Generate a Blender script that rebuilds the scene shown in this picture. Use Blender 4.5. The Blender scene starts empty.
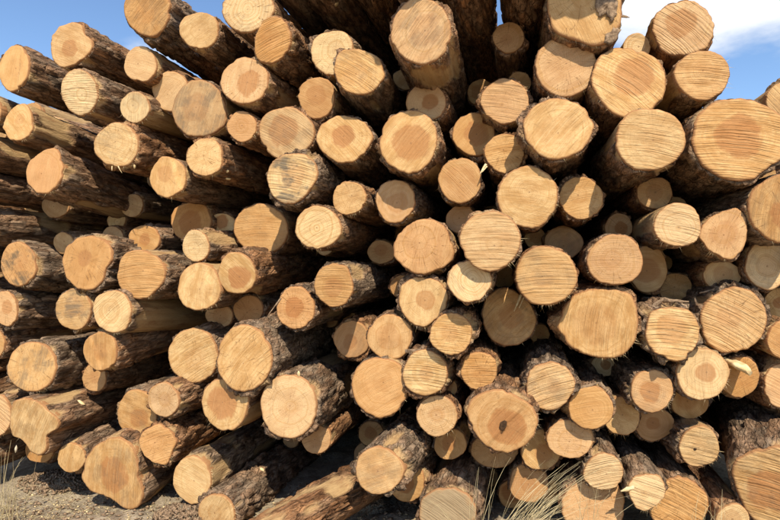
import bpy, math, random
import numpy as np
from mathutils import Vector, Matrix

# ------------------------------------------------------------------ camera, sky, sun, exposure
SC = bpy.context.scene
COL = SC.collection
FPX = 563.0                      # focal length in photograph pixels (780 wide)
VPX, VPY = 520.0, 262.0          # where the log axes vanish in the photograph
CAM_H = 1.72
D0 = 3.4                         # distance camera -> front of the pile, along the logs
YAW = math.atan((VPX - 390.0) / FPX)

cam = bpy.data.cameras.new('camera')
cam.sensor_width = 36.0
cam.lens = 36.0 * FPX / 780.0
cam.clip_start = 0.05
cam.clip_end = 3000.0
cam_o = bpy.data.objects.new('camera', cam)
cam_o.location = (0, 0, CAM_H)
cam_o.rotation_euler = (math.pi / 2, 0, YAW)
COL.objects.link(cam_o)
SC.camera = cam_o

SUN_EL, SUN_AZ = math.radians(51), math.radians(22)   # azimuth: to the right of straight behind the camera side
to_sun = Vector((math.sin(SUN_AZ) * math.cos(SUN_EL), -math.cos(SUN_AZ) * math.cos(SUN_EL), math.sin(SUN_EL)))

CLOUD_SCALE, CLOUD_OFF = 1.7, (6.65, 4.2, 0.0)
world = bpy.data.worlds.new('World')
SC.world = world
world.use_nodes = True
wn, wl = world.node_tree.nodes, world.node_tree.links
wn.clear()
w_out = wn.new('ShaderNodeOutputWorld')
w_bg = wn.new('ShaderNodeBackground')
w_bg.inputs['Strength'].default_value = 0.15
sky = wn.new('ShaderNodeTexSky')
sky.sky_type = 'NISHITA'
sky.sun_disc = False
sky.sun_elevation = SUN_EL
sky.sun_rotation = math.atan2(to_sun.x, to_sun.y)
sky.air_density = 1.0
sky.dust_density = 0.1
sky.ozone_density = 5.0
wtc = wn.new('ShaderNodeTexCoord')
wmap = wn.new('ShaderNodeMapping')
wmap.inputs['Location'].default_value = CLOUD_OFF
wmap.inputs['Scale'].default_value = (1.0, 1.0, 2.2)
wnoi = wn.new('ShaderNodeTexNoise')
wnoi.inputs['Scale'].default_value = CLOUD_SCALE
wnoi.inputs['Detail'].default_value = 7
wnoi.inputs['Roughness'].default_value = 0.52
wramp = wn.new('ShaderNodeMapRange')
wramp.interpolation_type = 'SMOOTHSTEP'
wramp.inputs['From Min'].default_value = 0.51
wramp.inputs['From Max'].default_value = 0.60
wmix = wn.new('ShaderNodeMix')
wmix.data_type = 'RGBA'
wmix.inputs['B'].default_value = (5.4, 5.6, 5.9, 1)
wl.new(wtc.outputs['Generated'], wmap.inputs['Vector'])
wl.new(wmap.outputs['Vector'], wnoi.inputs['Vector'])
wl.new(wnoi.outputs['Fac'], wramp.inputs['Value'])
wl.new(wramp.outputs['Result'], wmix.inputs['Factor'])
wl.new(sky.outputs['Color'], wmix.inputs['A'])
wl.new(wmix.outputs['Result'], w_bg.inputs['Color'])
wl.new(w_bg.outputs['Background'], w_out.inputs['Surface'])

sun = bpy.data.lights.new('sun', 'SUN')
sun.energy = 5.0
sun.angle = math.radians(0.8)
sun.color = (1.0, 0.90, 0.73)
sun_o = bpy.data.objects.new('sun', sun)
sun_o.rotation_euler = to_sun.to_track_quat('Z', 'Y').to_euler()
sun_o.location = (4, -6, 9)
COL.objects.link(sun_o)

SC.view_settings.view_transform = 'Standard'
SC.view_settings.look = 'None'
SC.view_settings.gamma = 1.0
SC.view_settings.exposure = 0.33
SC.view_settings.use_curve_mapping = False

# ------------------------------------------------------------------ helpers
FWD = np.array([-math.sin(YAW), math.cos(YAW), 0.0])
RGT = np.array([math.cos(YAW), math.sin(YAW), 0.0])
UPV = np.array([0.0, 0.0, 1.0])
EYE = np.array([0.0, 0.0, CAM_H])


def ray(px, py):
    return FWD + RGT * ((px - 390.0) / FPX) + UPV * ((260.0 - py) / FPX)


def at_depth(px, py, depth):
    """point on the pixel's ray whose distance along the pile's axis (world y) is depth"""
    d = ray(px, py)
    return EYE + d * (depth / d[1])


def on_ground(px, py, z=0.0):
    d = ray(px, py)
    return EYE + d * ((z - CAM_H) / d[2])


_rs = np.random.RandomState(7)
_P = _rs.permutation(512)
_P = np.concatenate([_P, _P, _P])
_V = _rs.uniform(-1, 1, 512)


def vnoise(p):
    """value noise, p (n,3) -> (n,) in about -1..1"""
    i = np.floor(p).astype(int)
    f = p - i
    f = f * f * (3 - 2 * f)
    i &= 511
    out = 0
    for dx in (0, 1):
        wx = f[:, 0] if dx else 1 - f[:, 0]
        for dy in (0, 1):
            wy = f[:, 1] if dy else 1 - f[:, 1]
            for dz in (0, 1):
                wz = f[:, 2] if dz else 1 - f[:, 2]
                h = _P[_P[_P[(i[:, 0] + dx) & 511] + ((i[:, 1] + dy) & 511)] + ((i[:, 2] + dz) & 511)] & 511
                out = out + wx * wy * wz * _V[h]
    return out


def fbm(p, o=3):
    a, s, r = 1.0, 1.0, 0
    for k in range(o):
        r = r + a * vnoise(p * s + 17.3 * k)
        a *= 0.5
        s *= 2.03
    return r


def sstep(a, b, x):
    t = np.clip((x - a) / (b - a), 0, 1)
    return t * t * (3 - 2 * t)


def mesh_np(name, verts, quads=None, tris=None, smooth=True, attrs=None):
    me = bpy.data.meshes.new(name)
    verts = np.asarray(verts, dtype=np.float32)
    loops, starts, totals = [], [], []
    n = 0
    if quads is not None and len(quads):
        q = np.asarray(quads, dtype=np.int32)
        loops.append(q.ravel())
        starts.append(np.arange(len(q)) * 4)
        totals.append(np.full(len(q), 4))
        n = len(q) * 4
    if tris is not None and len(tris):
        t = np.asarray(tris, dtype=np.int32)
        loops.append(t.ravel())
        starts.append(n + np.arange(len(t)) * 3)
        totals.append(np.full(len(t), 3))
    loops = np.concatenate(loops)
    starts = np.concatenate(starts).astype(np.int32)
    totals = np.concatenate(totals).astype(np.int32)
    me.vertices.add(len(verts))
    me.vertices.foreach_set('co', verts.ravel())
    me.loops.add(len(loops))
    me.loops.foreach_set('vertex_index', loops.astype(np.int32))
    me.polygons.add(len(starts))
    me.polygons.foreach_set('loop_start', starts)
    me.polygons.foreach_set('loop_total', totals)
    if smooth:
        me.polygons.foreach_set('use_smooth', np.ones(len(starts), dtype=bool))
    for k, v in (attrs or {}).items():
        a = me.attributes.new(k, 'FLOAT', 'POINT')
        a.data.foreach_set('value', np.asarray(v, dtype=np.float32))
    me.update(calc_edges=True)
    me.validate()
    return me


def link(name, me, mat=None, parent=None):
    o = bpy.data.objects.new(name, me)
    COL.objects.link(o)
    if mat is not None and me is not None:
        me.materials.append(mat)
    if parent is not None:
        o.parent = parent
    return o


# ------------------------------------------------------------------ materials
class NT:
    def __init__(s, name):
        s.m = bpy.data.materials.new(name)
        s.m.use_nodes = True
        s.n, s.l = s.m.node_tree.nodes, s.m.node_tree.links
        s.n.clear()
        s.out = s.n.new('ShaderNodeOutputMaterial')
        s.b = s.n.new('ShaderNodeBsdfPrincipled')
        s.l.new(s.b.outputs[0], s.out.inputs['Surface'])

    def put(s, sock, v):
        if isinstance(v, bpy.types.NodeSocket):
            s.l.new(v, sock)
        else:
            sock.default_value = v

    def math(s, op, a, b=0.0, c=0.0, clamp=False):
        n = s.n.new('ShaderNodeMath')
        n.operation = op
        n.use_clamp = clamp
        for i, v in enumerate((a, b, c)):
            s.put(n.inputs[i], v)
        return n.outputs[0]

    def vmath(s, op, a, b=(0, 0, 0)):
        n = s.n.new('ShaderNodeVectorMath')
        n.operation = op
        s.put(n.inputs[0], a)
        if op == 'SCALE':
            s.put(n.inputs['Scale'], b)
        else:
            s.put(n.inputs[1], b)
        return n.outputs['Value'] if op in ('LENGTH', 'DOT_PRODUCT') else n.outputs['Vector']

    def comb(s, x, y, z):
        n = s.n.new('ShaderNodeCombineXYZ')
        for i, v in enumerate((x, y, z)):
            s.put(n.inputs[i], v)
        return n.outputs[0]

    def sep(s, v):
        n = s.n.new('ShaderNodeSeparateXYZ')
        s.put(n.inputs[0], v)
        return n.outputs

    def attr(s, name, typ='GEOMETRY'):
        n = s.n.new('ShaderNodeAttribute')
        n.attribute_type = typ
        n.attribute_name = name
        return n.outputs['Fac']

    def noise(s, v, scale, detail=3, rough=0.55, w=None):
        n = s.n.new('ShaderNodeTexNoise')
        if w is not None:
            n.noise_dimensions = '4D'
            s.put(n.inputs['W'], w)
        s.put(n.inputs['Vector'], v)
        s.put(n.inputs['Scale'], scale)
        n.inputs['Detail'].default_value = detail
        n.inputs['Roughness'].default_value = rough
        return n.outputs['Fac']

    def ss(s, v, a, b, c=0.0, d=1.0):
        n = s.n.new('ShaderNodeMapRange')
        n.interpolation_type = 'SMOOTHSTEP'
        s.put(n.inputs['Value'], v)
        for k, x in zip(('From Min', 'From Max', 'To Min', 'To Max'), (a, b, c, d)):
            s.put(n.inputs[k], x)
        return n.outputs['Result']

    def mix(s, f, a, b, mode='MIX'):
        n = s.n.new('ShaderNodeMix')
        n.data_type = 'RGBA'
        n.blend_type = mode
        s.put(n.inputs['Factor'], f)
        for k, v in (('A', a), ('B', b)):
            if isinstance(v, tuple) and len(v) == 3:
                v = v + (1.0,)
            s.put(n.inputs[k], v)
        return n.outputs['Result']

    def bump(s, h, strength, dist, normal=None):
        n = s.n.new('ShaderNodeBump')
        s.put(n.inputs['Height'], h)
        s.put(n.inputs['Strength'], strength)
        n.inputs['Distance'].default_value = dist
        if normal is not None:
            s.l.new(normal, n.inputs['Normal'])
        return n.outputs[0]

    def obj(s):
        return s.n.new('ShaderNodeTexCoord').outputs['Object']

    def rnd(s):
        return s.n.new('ShaderNodeObjectInfo').outputs['Random']

    def done(s, col, rough=0.85, normal=None, spec=0.15):
        s.put(s.b.inputs['Base Color'], col)
        s.put(s.b.inputs['Roughness'], rough)
        s.b.inputs['Specular IOR Level'].default_value = spec
        if normal is not None:
            s.l.new(normal, s.b.inputs['Normal'])
        return s.m


def mat_face():
    t = NT('sawn_wood')
    co = t.obj()
    seed = t.math('MULTIPLY', t.attr('seed', 'OBJECT'), 37.0)
    x, y, z = t.sep(co)
    flat = t.comb(x, y, 0.0)
    rad = t.attr('rad')
    # distance from the pith
    dx = t.math('SUBTRACT', x, t.attr('pith_x', 'OBJECT'))
    dy = t.math('SUBTRACT', y, t.attr('pith_y', 'OBJECT'))
    r = t.math('SQRT', t.math('ADD', t.math('MULTIPLY', dx, dx), t.math('MULTIPLY', dy, dy)))
    wob = t.math('SUBTRACT', t.noise(flat, 9.0, 2, w=seed), 0.5)
    rw = t.math('ADD', r, t.math('MULTIPLY', wob, 0.05))
    # rotated saw coordinates
    a = t.attr('saw', 'OBJECT')
    ca, sa = t.math('COSINE', a), t.math('SINE', a)
    u = t.math('ADD', t.math('MULTIPLY', x, ca), t.math('MULTIPLY', y, sa))
    v = t.math('SUBTRACT', t.math('MULTIPLY', y, ca), t.math('MULTIPLY', x, sa))
    vb = t.math('ADD', v, t.math('MULTIPLY', t.math('MULTIPLY', u, u), 0.5))
    vb = t.math('ADD', vb, t.math('MULTIPLY', wob, 0.012))
    saw_v = t.comb(t.math('MULTIPLY', u, 3.6), t.math('MULTIPLY', t.math('MULTIPLY', vb, 82.0), t.attr('saw_scale', 'OBJECT')), seed)
    saw1 = t.noise(saw_v, 1.0, 2, 0.5)
    saw_f = t.comb(t.math('MULTIPLY', u, 4.0), t.math('MULTIPLY', vb, 170.0), seed)
    saw2 = t.noise(saw_f, 1.0, 2, 0.6)
    groove = t.ss(saw1, 0.34, 0.60)
    sawamt = t.attr('saw_amount', 'OBJECT')
    # colours
    blot = t.noise(t.comb(t.math('MULTIPLY', u, 7.0), t.math('MULTIPLY', v, 16.0), seed), 1.0, 4, 0.6)
    sap = t.mix(t.ss(blot, 0.32, 0.66), (0.45, 0.265, 0.105), (0.71, 0.50, 0.25))
    sap = t.mix(t.ss(t.noise(flat, 26.0, 4, 0.7, w=seed), 0.45, 0.72, 0.0, 0.6), sap, (0.44, 0.25, 0.09))
    tint = t.attr('tint', 'OBJECT')
    sap = t.mix(t.math('MULTIPLY', tint, 0.8), sap, (0.56, 0.295, 0.105))
    sap = t.mix(t.math('MULTIPLY', t.attr('pink', 'OBJECT'), 0.5), sap, t.mix(blot, (0.52, 0.30, 0.17), (0.68, 0.45, 0.28)))
    sap = t.mix(t.ss(tint, 0.16, 0.02, 0.0, 0.5), sap, (0.79, 0.60, 0.335))
    rings = t.math('SINE', t.math('ADD', t.math('MULTIPLY', rw, 640.0), t.math('MULTIPLY', wob, 9.0)))
    rings = t.math('MULTIPLY', t.math('ADD', rings, 1.0), 0.5)
    big = t.noise(t.comb(t.math('MULTIPLY', rw, 75.0), seed, 0.0), 1.0, 2)
    sap = t.mix(t.math('MULTIPLY', t.math('MULTIPLY', rings, t.math('SUBTRACT', 1.15, sawamt)), 0.34), sap, (0.46, 0.26, 0.095))
    sap = t.mix(t.ss(big, 0.50, 0.70, 0.0, 0.55), sap, (0.46, 0.255, 0.09))
    hr = t.attr('heart_r', 'OBJECT')
    wob2 = t.math('SUBTRACT', t.noise(flat, 14.0, 4, 0.6, w=t.math('ADD', seed, 5.0)), 0.5)
    hm = t.ss(t.math('ADD', t.math('DIVIDE', rw, hr), t.math('MULTIPLY', wob2, 0.9)), 1.12, 0.86)
    hm = t.math('MULTIPLY', hm, t.attr('heart', 'OBJECT'))
    col = t.mix(hm, sap, t.mix(big, (0.33, 0.140, 0.050), (0.47, 0.23, 0.088)))
    pith = t.ss(r, 0.007, 0.003)
    col = t.mix(t.math('MULTIPLY', pith, 0.6), col, (0.22, 0.11, 0.05))
    gm = t.math('MULTIPLY', t.math('SUBTRACT', 1.0, groove), sawamt)
    patch = t.ss(t.noise(t.comb(t.math('MULTIPLY', u, 9.0), t.math('MULTIPLY', v, 14.0), t.math('ADD', seed, 3.0)), 1.0, 3, 0.6), 0.36, 0.62, 0.15, 1.0)
    gm = t.math('MULTIPLY', gm, patch)
    col = t.mix(t.math('MULTIPLY', gm, 0.32), col, (0.36, 0.19, 0.07))
    gm2 = t.math('MULTIPLY', t.ss(saw2, 0.55, 0.72), t.math('ADD', sawamt, 0.25))
    col = t.mix(t.math('MULTIPLY', gm2, 0.35), col, (0.80, 0.62, 0.34))
    # drying checks that run out from the pith
    ang = t.math('ARCTAN2', dy, dx)
    chk = t.noise(t.comb(t.math('MULTIPLY', t.math('COSINE', ang), 5.0), t.math('MULTIPLY', t.math('SINE', ang), 5.0), t.math('MULTIPLY', r, 3.0)), 1.0, 2, w=seed)
    chk = t.math('ABSOLUTE', t.math('SUBTRACT', chk, 0.5))
    chk = t.ss(chk, 0.012, 0.0)
    chk = t.math('MULTIPLY', chk, t.attr('check', 'OBJECT'))
    col = t.mix(chk, col, (0.16, 0.08, 0.03))
    # grey-blue weather stain, dirt; grey also paints shade into recessed ends
    st = t.noise(t.vmath('ADD', flat, (3.1, 1.7, 0)), 8.0, 4, 0.6, w=seed)
    st = t.ss(st, 0.46, 0.60)
    stain_line = t.noise(t.comb(t.math('MULTIPLY', u, 5.0), t.math('MULTIPLY', v, 60.0), seed), 1.0, 2)
    st = t.math('MULTIPLY', st, t.ss(stain_line, 0.25, 0.6))
    st = t.math('MULTIPLY', st, t.attr('stain', 'OBJECT'))
    col = t.mix(st, col, (0.13, 0.105, 0.075))
    grey = t.attr('grey', 'OBJECT')
    col = t.mix(grey, col, (0.27, 0.205, 0.13))
    col = t.mix(t.attr('age', 'OBJECT'), col, t.mix(1.0, col, (0.82, 0.67, 0.51), 'MULTIPLY'))
    spk = t.ss(t.noise(flat, 130.0, 2, 0.6, w=seed), 0.66, 0.76)
    col = t.mix(t.math('MULTIPLY', spk, 0.35), col, (0.30, 0.17, 0.07))
    outer = t.math('ADD', rad, t.math('MULTIPLY', t.math('SUBTRACT', t.noise(flat, 11.0, 4, 0.65, w=t.math('ADD', seed, 9.0)), 0.5), 0.7))
    col = t.mix(t.ss(outer, 0.80, 1.05, 0.0, 0.42), col, (0.47, 0.25, 0.10))
    # the inner bark at the rim
    edn = t.math('ADD', rad, t.math('MULTIPLY', t.math('SUBTRACT', t.noise(flat, 25.0, 3, w=seed), 0.5), 0.09))
    col = t.mix(t.ss(edn, 0.945, 0.985, 0.0, 0.8), col, (0.30, 0.14, 0.06))
    h = t.math('ADD', t.math('MULTIPLY', t.math('MULTIPLY', groove, sawamt), t.math('ADD', patch, 0.35)), t.math('MULTIPLY', saw2, 0.45))
    h = t.math('ADD', h, t.math('MULTIPLY', t.noise(flat, 60.0, 3, 0.6, w=seed), 0.5))
    n = t.bump(h, 1.0, 0.0042)
    return t.done(col, 0.82, n, 0.2)


def mat_bark():
    t = NT('pine_bark')
    co = t.obj()
    seed = t.math('MULTIPLY', t.attr('seed', 'OBJECT'), 23.0)
    x, y, z = t.sep(co)
    st = t.comb(x, y, t.math('MULTIPLY', z, 0.22))
    plate = t.attr('plate')
    cell = t.attr('cell')
    peel = t.attr('peel')
    tone = t.attr('bark_tone', 'OBJECT')
    n1 = t.noise(st, 22.0, 5, 0.65, w=seed)
    n2 = t.noise(st, 80.0, 4, 0.7, w=seed)
    n3 = t.noise(co, 6.0, 4, 0.6, w=seed)
    n1c = t.ss(n1, 0.34, 0.68)
    grey = t.mix(n1c, (0.080, 0.053, 0.034), (0.39, 0.28, 0.19))
    red = t.mix(n1c, (0.12, 0.056, 0.026), (0.48, 0.245, 0.115))
    base = t.mix(t.math('ADD', t.math('MULTIPLY', t.math('SUBTRACT', cell, 0.5), 0.7), tone, clamp=True), grey, red)
    base = t.mix(t.ss(n2, 0.56, 0.72, 0.0, 0.6), base, (0.42, 0.32, 0.235))
    base = t.mix(t.ss(n2, 0.47, 0.33, 0.0, 0.75), base, (0.050, 0.032, 0.022))
    base = t.mix(t.ss(n3, 0.58, 0.70, 0.0, 0.55), base, (0.42, 0.29, 0.185))
    base = t.mix(t.ss(plate, 0.35, 0.0, 0.0, 0.5), base, (0.13, 0.06, 0.033))
    streak = t.noise(t.comb(t.math('MULTIPLY', x, 40.0), t.math('MULTIPLY', y, 40.0), t.math('MULTIPLY', z, 3.0)), 1.0, 4, 0.6, w=seed)
    wood = t.mix(streak, (0.30, 0.17, 0.075), (0.60, 0.42, 0.21))
    wood = t.mix(t.ss(n1, 0.50, 0.66, 0.0, 0.7), wood, (0.26, 0.13, 0.06))
    col = t.mix(peel, base, wood)
    vor = t.n.new('ShaderNodeTexVoronoi')
    vor.feature = 'DISTANCE_TO_EDGE'
    warp = t.vmath('ADD', st, t.vmath('SCALE', t.comb(n1, n2, n1), 0.03))
    t.put(vor.inputs['Vector'], warp)
    vor.inputs['Scale'].default_value = 30.0
    crack = t.math('MULTIPLY', t.ss(vor.outputs['Distance'], 0.0, 0.16), t.math('SUBTRACT', 1.0, peel))
    h = t.math('ADD', t.math('MULTIPLY', n1, 0.7), t.math('MULTIPLY', n2, 0.6))
    h = t.math('ADD', h, t.math('MULTIPLY', crack, 0.55))
    h = t.math('ADD', h, t.math('MULTIPLY', streak, 0.3))
    n = t.bump(h, 1.0, 0.022)
    return t.done(col, 0.93, n, 0.1)


def mat_simple(name, c1, c2, scale, rough=0.9, bump=0.4, dist=0.01, stretch=None):
    t = NT(name)
    co = t.obj()
    if stretch:
        co = t.vmath('MULTIPLY', co, stretch)
    r = t.rnd()
    n = t.noise(co, scale, 5, 0.62, w=t.math('MULTIPLY', r, 9.0))
    col = t.mix(t.ss(n, 0.3, 0.7), c1, c2)
    return t.done(col, rough, t.bump(n, bump, dist), 0.15)


def mat_ground():
    t = NT('ground_litter')
    co = t.obj()
    a = t.noise(co, 1.3, 5, 0.6)
    b = t.noise(co, 9.0, 6, 0.7)
    c = t.noise(t.vmath('MULTIPLY', co, (1.0, 1.0, 1.0)), 55.0, 5, 0.75)
    soil = t.mix(t.ss(b, 0.35, 0.65), (0.24, 0.185, 0.13), (0.45, 0.365, 0.27))
    straw = t.mix(t.ss(c, 0.4, 0.6), (0.34, 0.27, 0.18), (0.58, 0.48, 0.34))
    col = t.mix(t.ss(t.math('ADD', a, t.math('MULTIPLY', b, 0.5)), 0.6, 0.9), soil, straw)
    col = t.mix(t.ss(c, 0.6, 0.75, 0.0, 0.7), col, (0.46, 0.35, 0.21))
    h = t.math('ADD', t.math('MULTIPLY', b, 1.0), t.math('MULTIPLY', c, 0.6))
    return t.done(col, 0.95, t.bump(h, 1.0, 0.035), 0.1)


M_FACE = mat_face()
M_BARK = mat_bark()
M_SPL = mat_simple('wood_splinter', (0.55, 0.40, 0.20), (0.80, 0.65, 0.40), 40.0)
M_FLAKE = mat_simple('bark_flake', (0.13, 0.083, 0.050), (0.38, 0.265, 0.17), 45.0, bump=1.0, dist=0.01)
M_STRAW = mat_simple('dry_straw', (0.42, 0.32, 0.16), (0.72, 0.60, 0.36), 15.0)
M_SEED = mat_simple('dry_seed_head', (0.40, 0.32, 0.20), (0.70, 0.62, 0.46), 60.0)
M_CHIP = mat_simple('wood_chip', (0.52, 0.36, 0.17), (0.78, 0.62, 0.36), 30.0)
M_GROUND = mat_ground()
M_EARTH = mat_simple('earth', (0.06, 0.04, 0.027), (0.15, 0.105, 0.07), 6.0, bump=1.0, dist=0.05)

# ------------------------------------------------------------------ ground
def ground_h(x, y):
    p = np.stack([np.asarray(x, float), np.asarray(y, float), np.zeros_like(np.asarray(x, float))], 1)
    near = np.exp(-((p[:, 0]) ** 2 + (p[:, 1] - 3.0) ** 2) / 60.0)
    h = (0.035 * fbm(p * 1.7 + 5.0, 3) + 0.018 * fbm(p * 7.0, 3)) * near
    h += 0.6 * sstep(40, 400, np.hypot(p[:, 0], p[:, 1])) * vnoise(p * 0.01)
    h += 0.20 * np.exp(-((p[:, 0] + 2.25) / 0.80) ** 2 - ((p[:, 1] - 2.40) / 0.45) ** 2) + 0.10 * np.exp(-((p[:, 0] + 0.75) / 0.45) ** 2 - ((p[:, 1] - 2.75) / 0.35) ** 2)
    # added earth bank behind the pile, lower than the stack, blocks light through gaps
    h += (2.2 + 0.35 * fbm(p * 0.6, 3)) * sstep(8.8, 10.8, p[:, 1]) * sstep(16.0, 12.5, p[:, 1]) * sstep(5.6, 2.6, np.abs(p[:, 0] + 1.6))
    return h


gx = np.concatenate([-np.geomspace(1500, 6.2, 26), np.linspace(-6, 6, 241), np.geomspace(6.2, 1500, 26)])
gy = np.concatenate([-np.geomspace(1500, 2.2, 20), np.linspace(-2, 6, 161), np.linspace(6.2, 18, 40), np.geomspace(19, 2500, 24)])
GX, GY = np.meshgrid(gx, gy)
gz = ground_h(GX.ravel(), GY.ravel())
nx, ny = len(gx), len(gy)
ii = (np.arange(ny - 1)[:, None] * nx + np.arange(nx - 1)[None, :]).ravel()
g_me = mesh_np('ground', np.stack([GX.ravel(), GY.ravel(), gz], 1), quads=np.stack([ii, ii + 1, ii + nx + 1, ii + nx], 1))
g = link('ground', g_me, M_GROUND)
g['kind'] = 'structure'

# ------------------------------------------------------------------ the logs
# key: (cx, cy, rx, ry, recess guess in metres, label, options)   pixel measures of the cut end in the photograph
T = []


def L(key, cx, cy, rx, ry, q, label, **o):
    T.append(dict(key=key, cx=cx, cy=cy, rx=rx, ry=ry, q=q, label=label, o=o))


# ---- upper left, under the blue sky
L('1', 14.5, 68, 16.5, 24, 0.0, 'log with a split step down its pale end, under the topmost notched log', vp=(500, 275), step=(0, 0.35, 0.02), saw=80, sawamt=0.3, heart=0.2, tone=0.3, peel=0.0, bark=0.015)
L('2', 71, 44.5, 22, 24, 0.0, 'bark-covered log jutting against blue sky, end notched at upper right with round dark heart', vp=(520, 275), heart=0.75, heart_r=0.4, sawamt=0.15, poly=[(50, 48), (52, 36), (60, 26), (74, 21), (82, 25), (84, 34), (93, 40), (91, 50), (84, 58), (74, 64), (62, 68), (53, 62)], tone=0.6, bark=0.015)
L('3', 147, 10, 23, 25, -0.1, 'thick log cut off by the top edge, bark ridge silhouetted against blue sky', vp=(500, 262), saw=45, sawamt=0.6, tint=0.6, heart=0.2, bark=0.02, tone=0.2, check=0.5)
L('4', 79, 92, 19.4, 22.4, -0.1, 'log with bold level saw grooves across a pale end, below the notched log', saw=-4, sawamt=1.0, heart=0, tint=0, spl=9, peel=0.1)
L('5', 140, 64, 16, 18, 0.08, 'slim smooth-ended log with a partly peeled back, below the thick log at the skyline', heart=0, sawamt=0.1, tint=0.1, peel=0.4, bark=0.008)
L('6', 134.5, 107, 14, 16, 0.05, 'thin bark-stripped log with a furry torn rim and upright saw lines', saw=80, sawamt=0.7, heart=0, spl=26, peel=0.6, tint=0, bark=0.008)
L('7', 170, 91, 18.5, 20, 0.28, 'shaded smooth log end set back behind the grey-stained log', sawamt=0.1, heart=0, spl=0, tint=0.1)
L('8', 199, 109, 27, 28, 0.12, 'broad log with a grey-stained end and brown heart', stain=0.6, grey=0.3, heart=0.5, saw=70, sawamt=0.5, tone=0.3)
L('9', 199, 30, 19.5, 18.5, 0.0, 'plain pale log with a flaking bark back, just beside the thick skyline log', heart=0.1, sawamt=0.25, saw=30, tint=0.25, spl=5, peel=0.15)
L('10', 247.5, 9, 26, 23, -0.05, 'bright smooth log at the top edge with a fine crack across it', heart=0, sawamt=0.15, check=0.8, tint=0.0, saw=30, spl=6, age=0.0)
L('11', 272, 40, 18, 24, -0.02, 'oval orange-tinted log under the bright cracked log', tilt=-18, heart=0.2, saw=20, sawamt=0.8, tint=0.6, tone=0.6, spl=5)
L('12', 332, 52, 22, 22.5, 0.12, 'pale round log with a dark centre spot, half behind its sawn neighbour', sawamt=0.1, heart=0.15, heart_r=0.2, grey=0.04, spl=3, tint=0, shade=True)
L('13', 358.5, 71, 26, 23, -0.15, 'slant-grooved log with a scaly underside, overlapping the pale log with dark centre spot', tilt=-20, saw=-32, sawamt=0.6, heart=0.2, tint=0.35, tone=0.25, bark=0.015, vp=(480, 262), age=0.2)
L('14', 244.5, 80.5, 24.7, 24, 0.0, 'log with a rounded pinkish heart, below the orange-tinted oval log', heart=0.8, heart_r=0.5, sawamt=0.3, saw=80, tint=0.15)
L('15', 316.5, 97.3, 19, 21, 0.08, 'medium rounded log in half shade under the pale log with dark centre', heart=0.45, sawamt=0.15, tint=0.4)
L('16', 241.5, 126.5, 15, 15.5, 0.08, 'small plain log wedged below the pinkish-hearted log', heart=0.1, sawamt=0.15)
L('17', 286, 133, 28, 26, 0.02, 'big flattened log with a brown heart resting on the weathered grey-capped log', heart=0.8, heart_r=0.55, sawamt=0.25, tint=0.3)
L('18', 344, 140, 29.5, 25.5, 0.0, 'wide hexagonal-looking log with an orange heart, beside the flattened brown-hearted log', heart=0.9, heart_r=0.42, sawamt=0.25, tint=0.35, tone=0.4, spl=4, poly=[(314, 138), (320, 124), (336, 115), (352, 116), (368, 124), (374, 138), (366, 152), (352, 163), (338, 164), (322, 152)])
L('19', 408.5, 141, 29, 32, -0.1, 'big brown-hearted log with a thick shaded bark side, below the overhanging log', heart=0.75, heart_r=0.62, saw=50, sawamt=0.4, tint=0.3, bark=0.018, vp=(495, 262))
L('20', 421, 31, 30, 33, -0.42, 'huge overhanging log with steep saw grooves and a black stain on its rim', saw=52, sawamt=0.8, heart=0.35, tint=0.2, stain=0.35, tone=0.55, bark=0.018, vp=(505, 262), check=0.3, age=0.15)
L('21', 407, 79, 14, 11, 0.6, 'little dark log end deep below the huge overhanging log', sawamt=0.1, grey=0.04, spl=0)
L('22', 426, 102, 20, 20, 0.42, 'shadowed rough round log just under the huge overhanging log', sawamt=0.2, grey=0.04, spl=6)
L('23', 474, 134, 21.5, 22, 0.42, 'shadowed log set back beneath the frayed pinkish log', grey=0.04, sawamt=0.15, spl=2)
L('24', 508.6, 37, 16, 15.8, 0.25, 'small shaded log with a red-brown bark below the sliver of sky between dark trunks', sawamt=0.1, grey=0.04, spl=2, tone=0.7, shade=True)
L('25', 504.5, 101, 24.5, 24, -0.08, 'log with a frayed pinkish rim and fine level saw lines', saw=-12, sawamt=0.6, heart=0.1, tint=0.55, spl=22, poly=[(479, 101), (482, 91), (489, 84), (501, 77), (512, 79), (522, 85), (529, 94), (529, 106), (523, 117), (512, 124), (499, 124), (486, 115)])
L('26', 566, 66, 30.5, 31, 0.05, 'shaded wide log right below the ragged-barked log at the top edge', heart=0.15, sawamt=0.2, spl=8, tint=0.3, shade=True, age=0.2)
L('27', 558, 128, 35, 31, -0.22, 'broad log with steep fine saw lines and thick scaly bark hanging below', saw=48, sawamt=0.7, heart=0.1, tint=0.35, bark=0.022, tone=0.4, check=0.2)
L('28', 583, -8, 38, 52, -0.45, 'enormous log cut by the top edge, with a ragged flap of bark on its end', poly=[(546, -50), (580, -60), (616, -48), (622, -10), (621, 20), (615, 38), (600, 47), (580, 42), (566, 36), (552, 31), (548, 10)], heart=0.0, sawamt=0.15, tint=0.4, grey=0.05, bark=0.012, vp=(535, 262), shade=True)
L('29', 629, 81, 38, 36.5, -0.05, 'broad log with dark slanting cracks and a wide brown heart, below the skyline log', saw=-38, sawamt=0.75, heart=0.75, heart_r=0.55, tint=0.35, check=0.3, stain=0.1, spl=3)
L('30', 637, 47, 14, 14, 0.35, 'little log peeping over the broad cracked log against the sky', heart=0, sawamt=0.2, spl=0)
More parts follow.
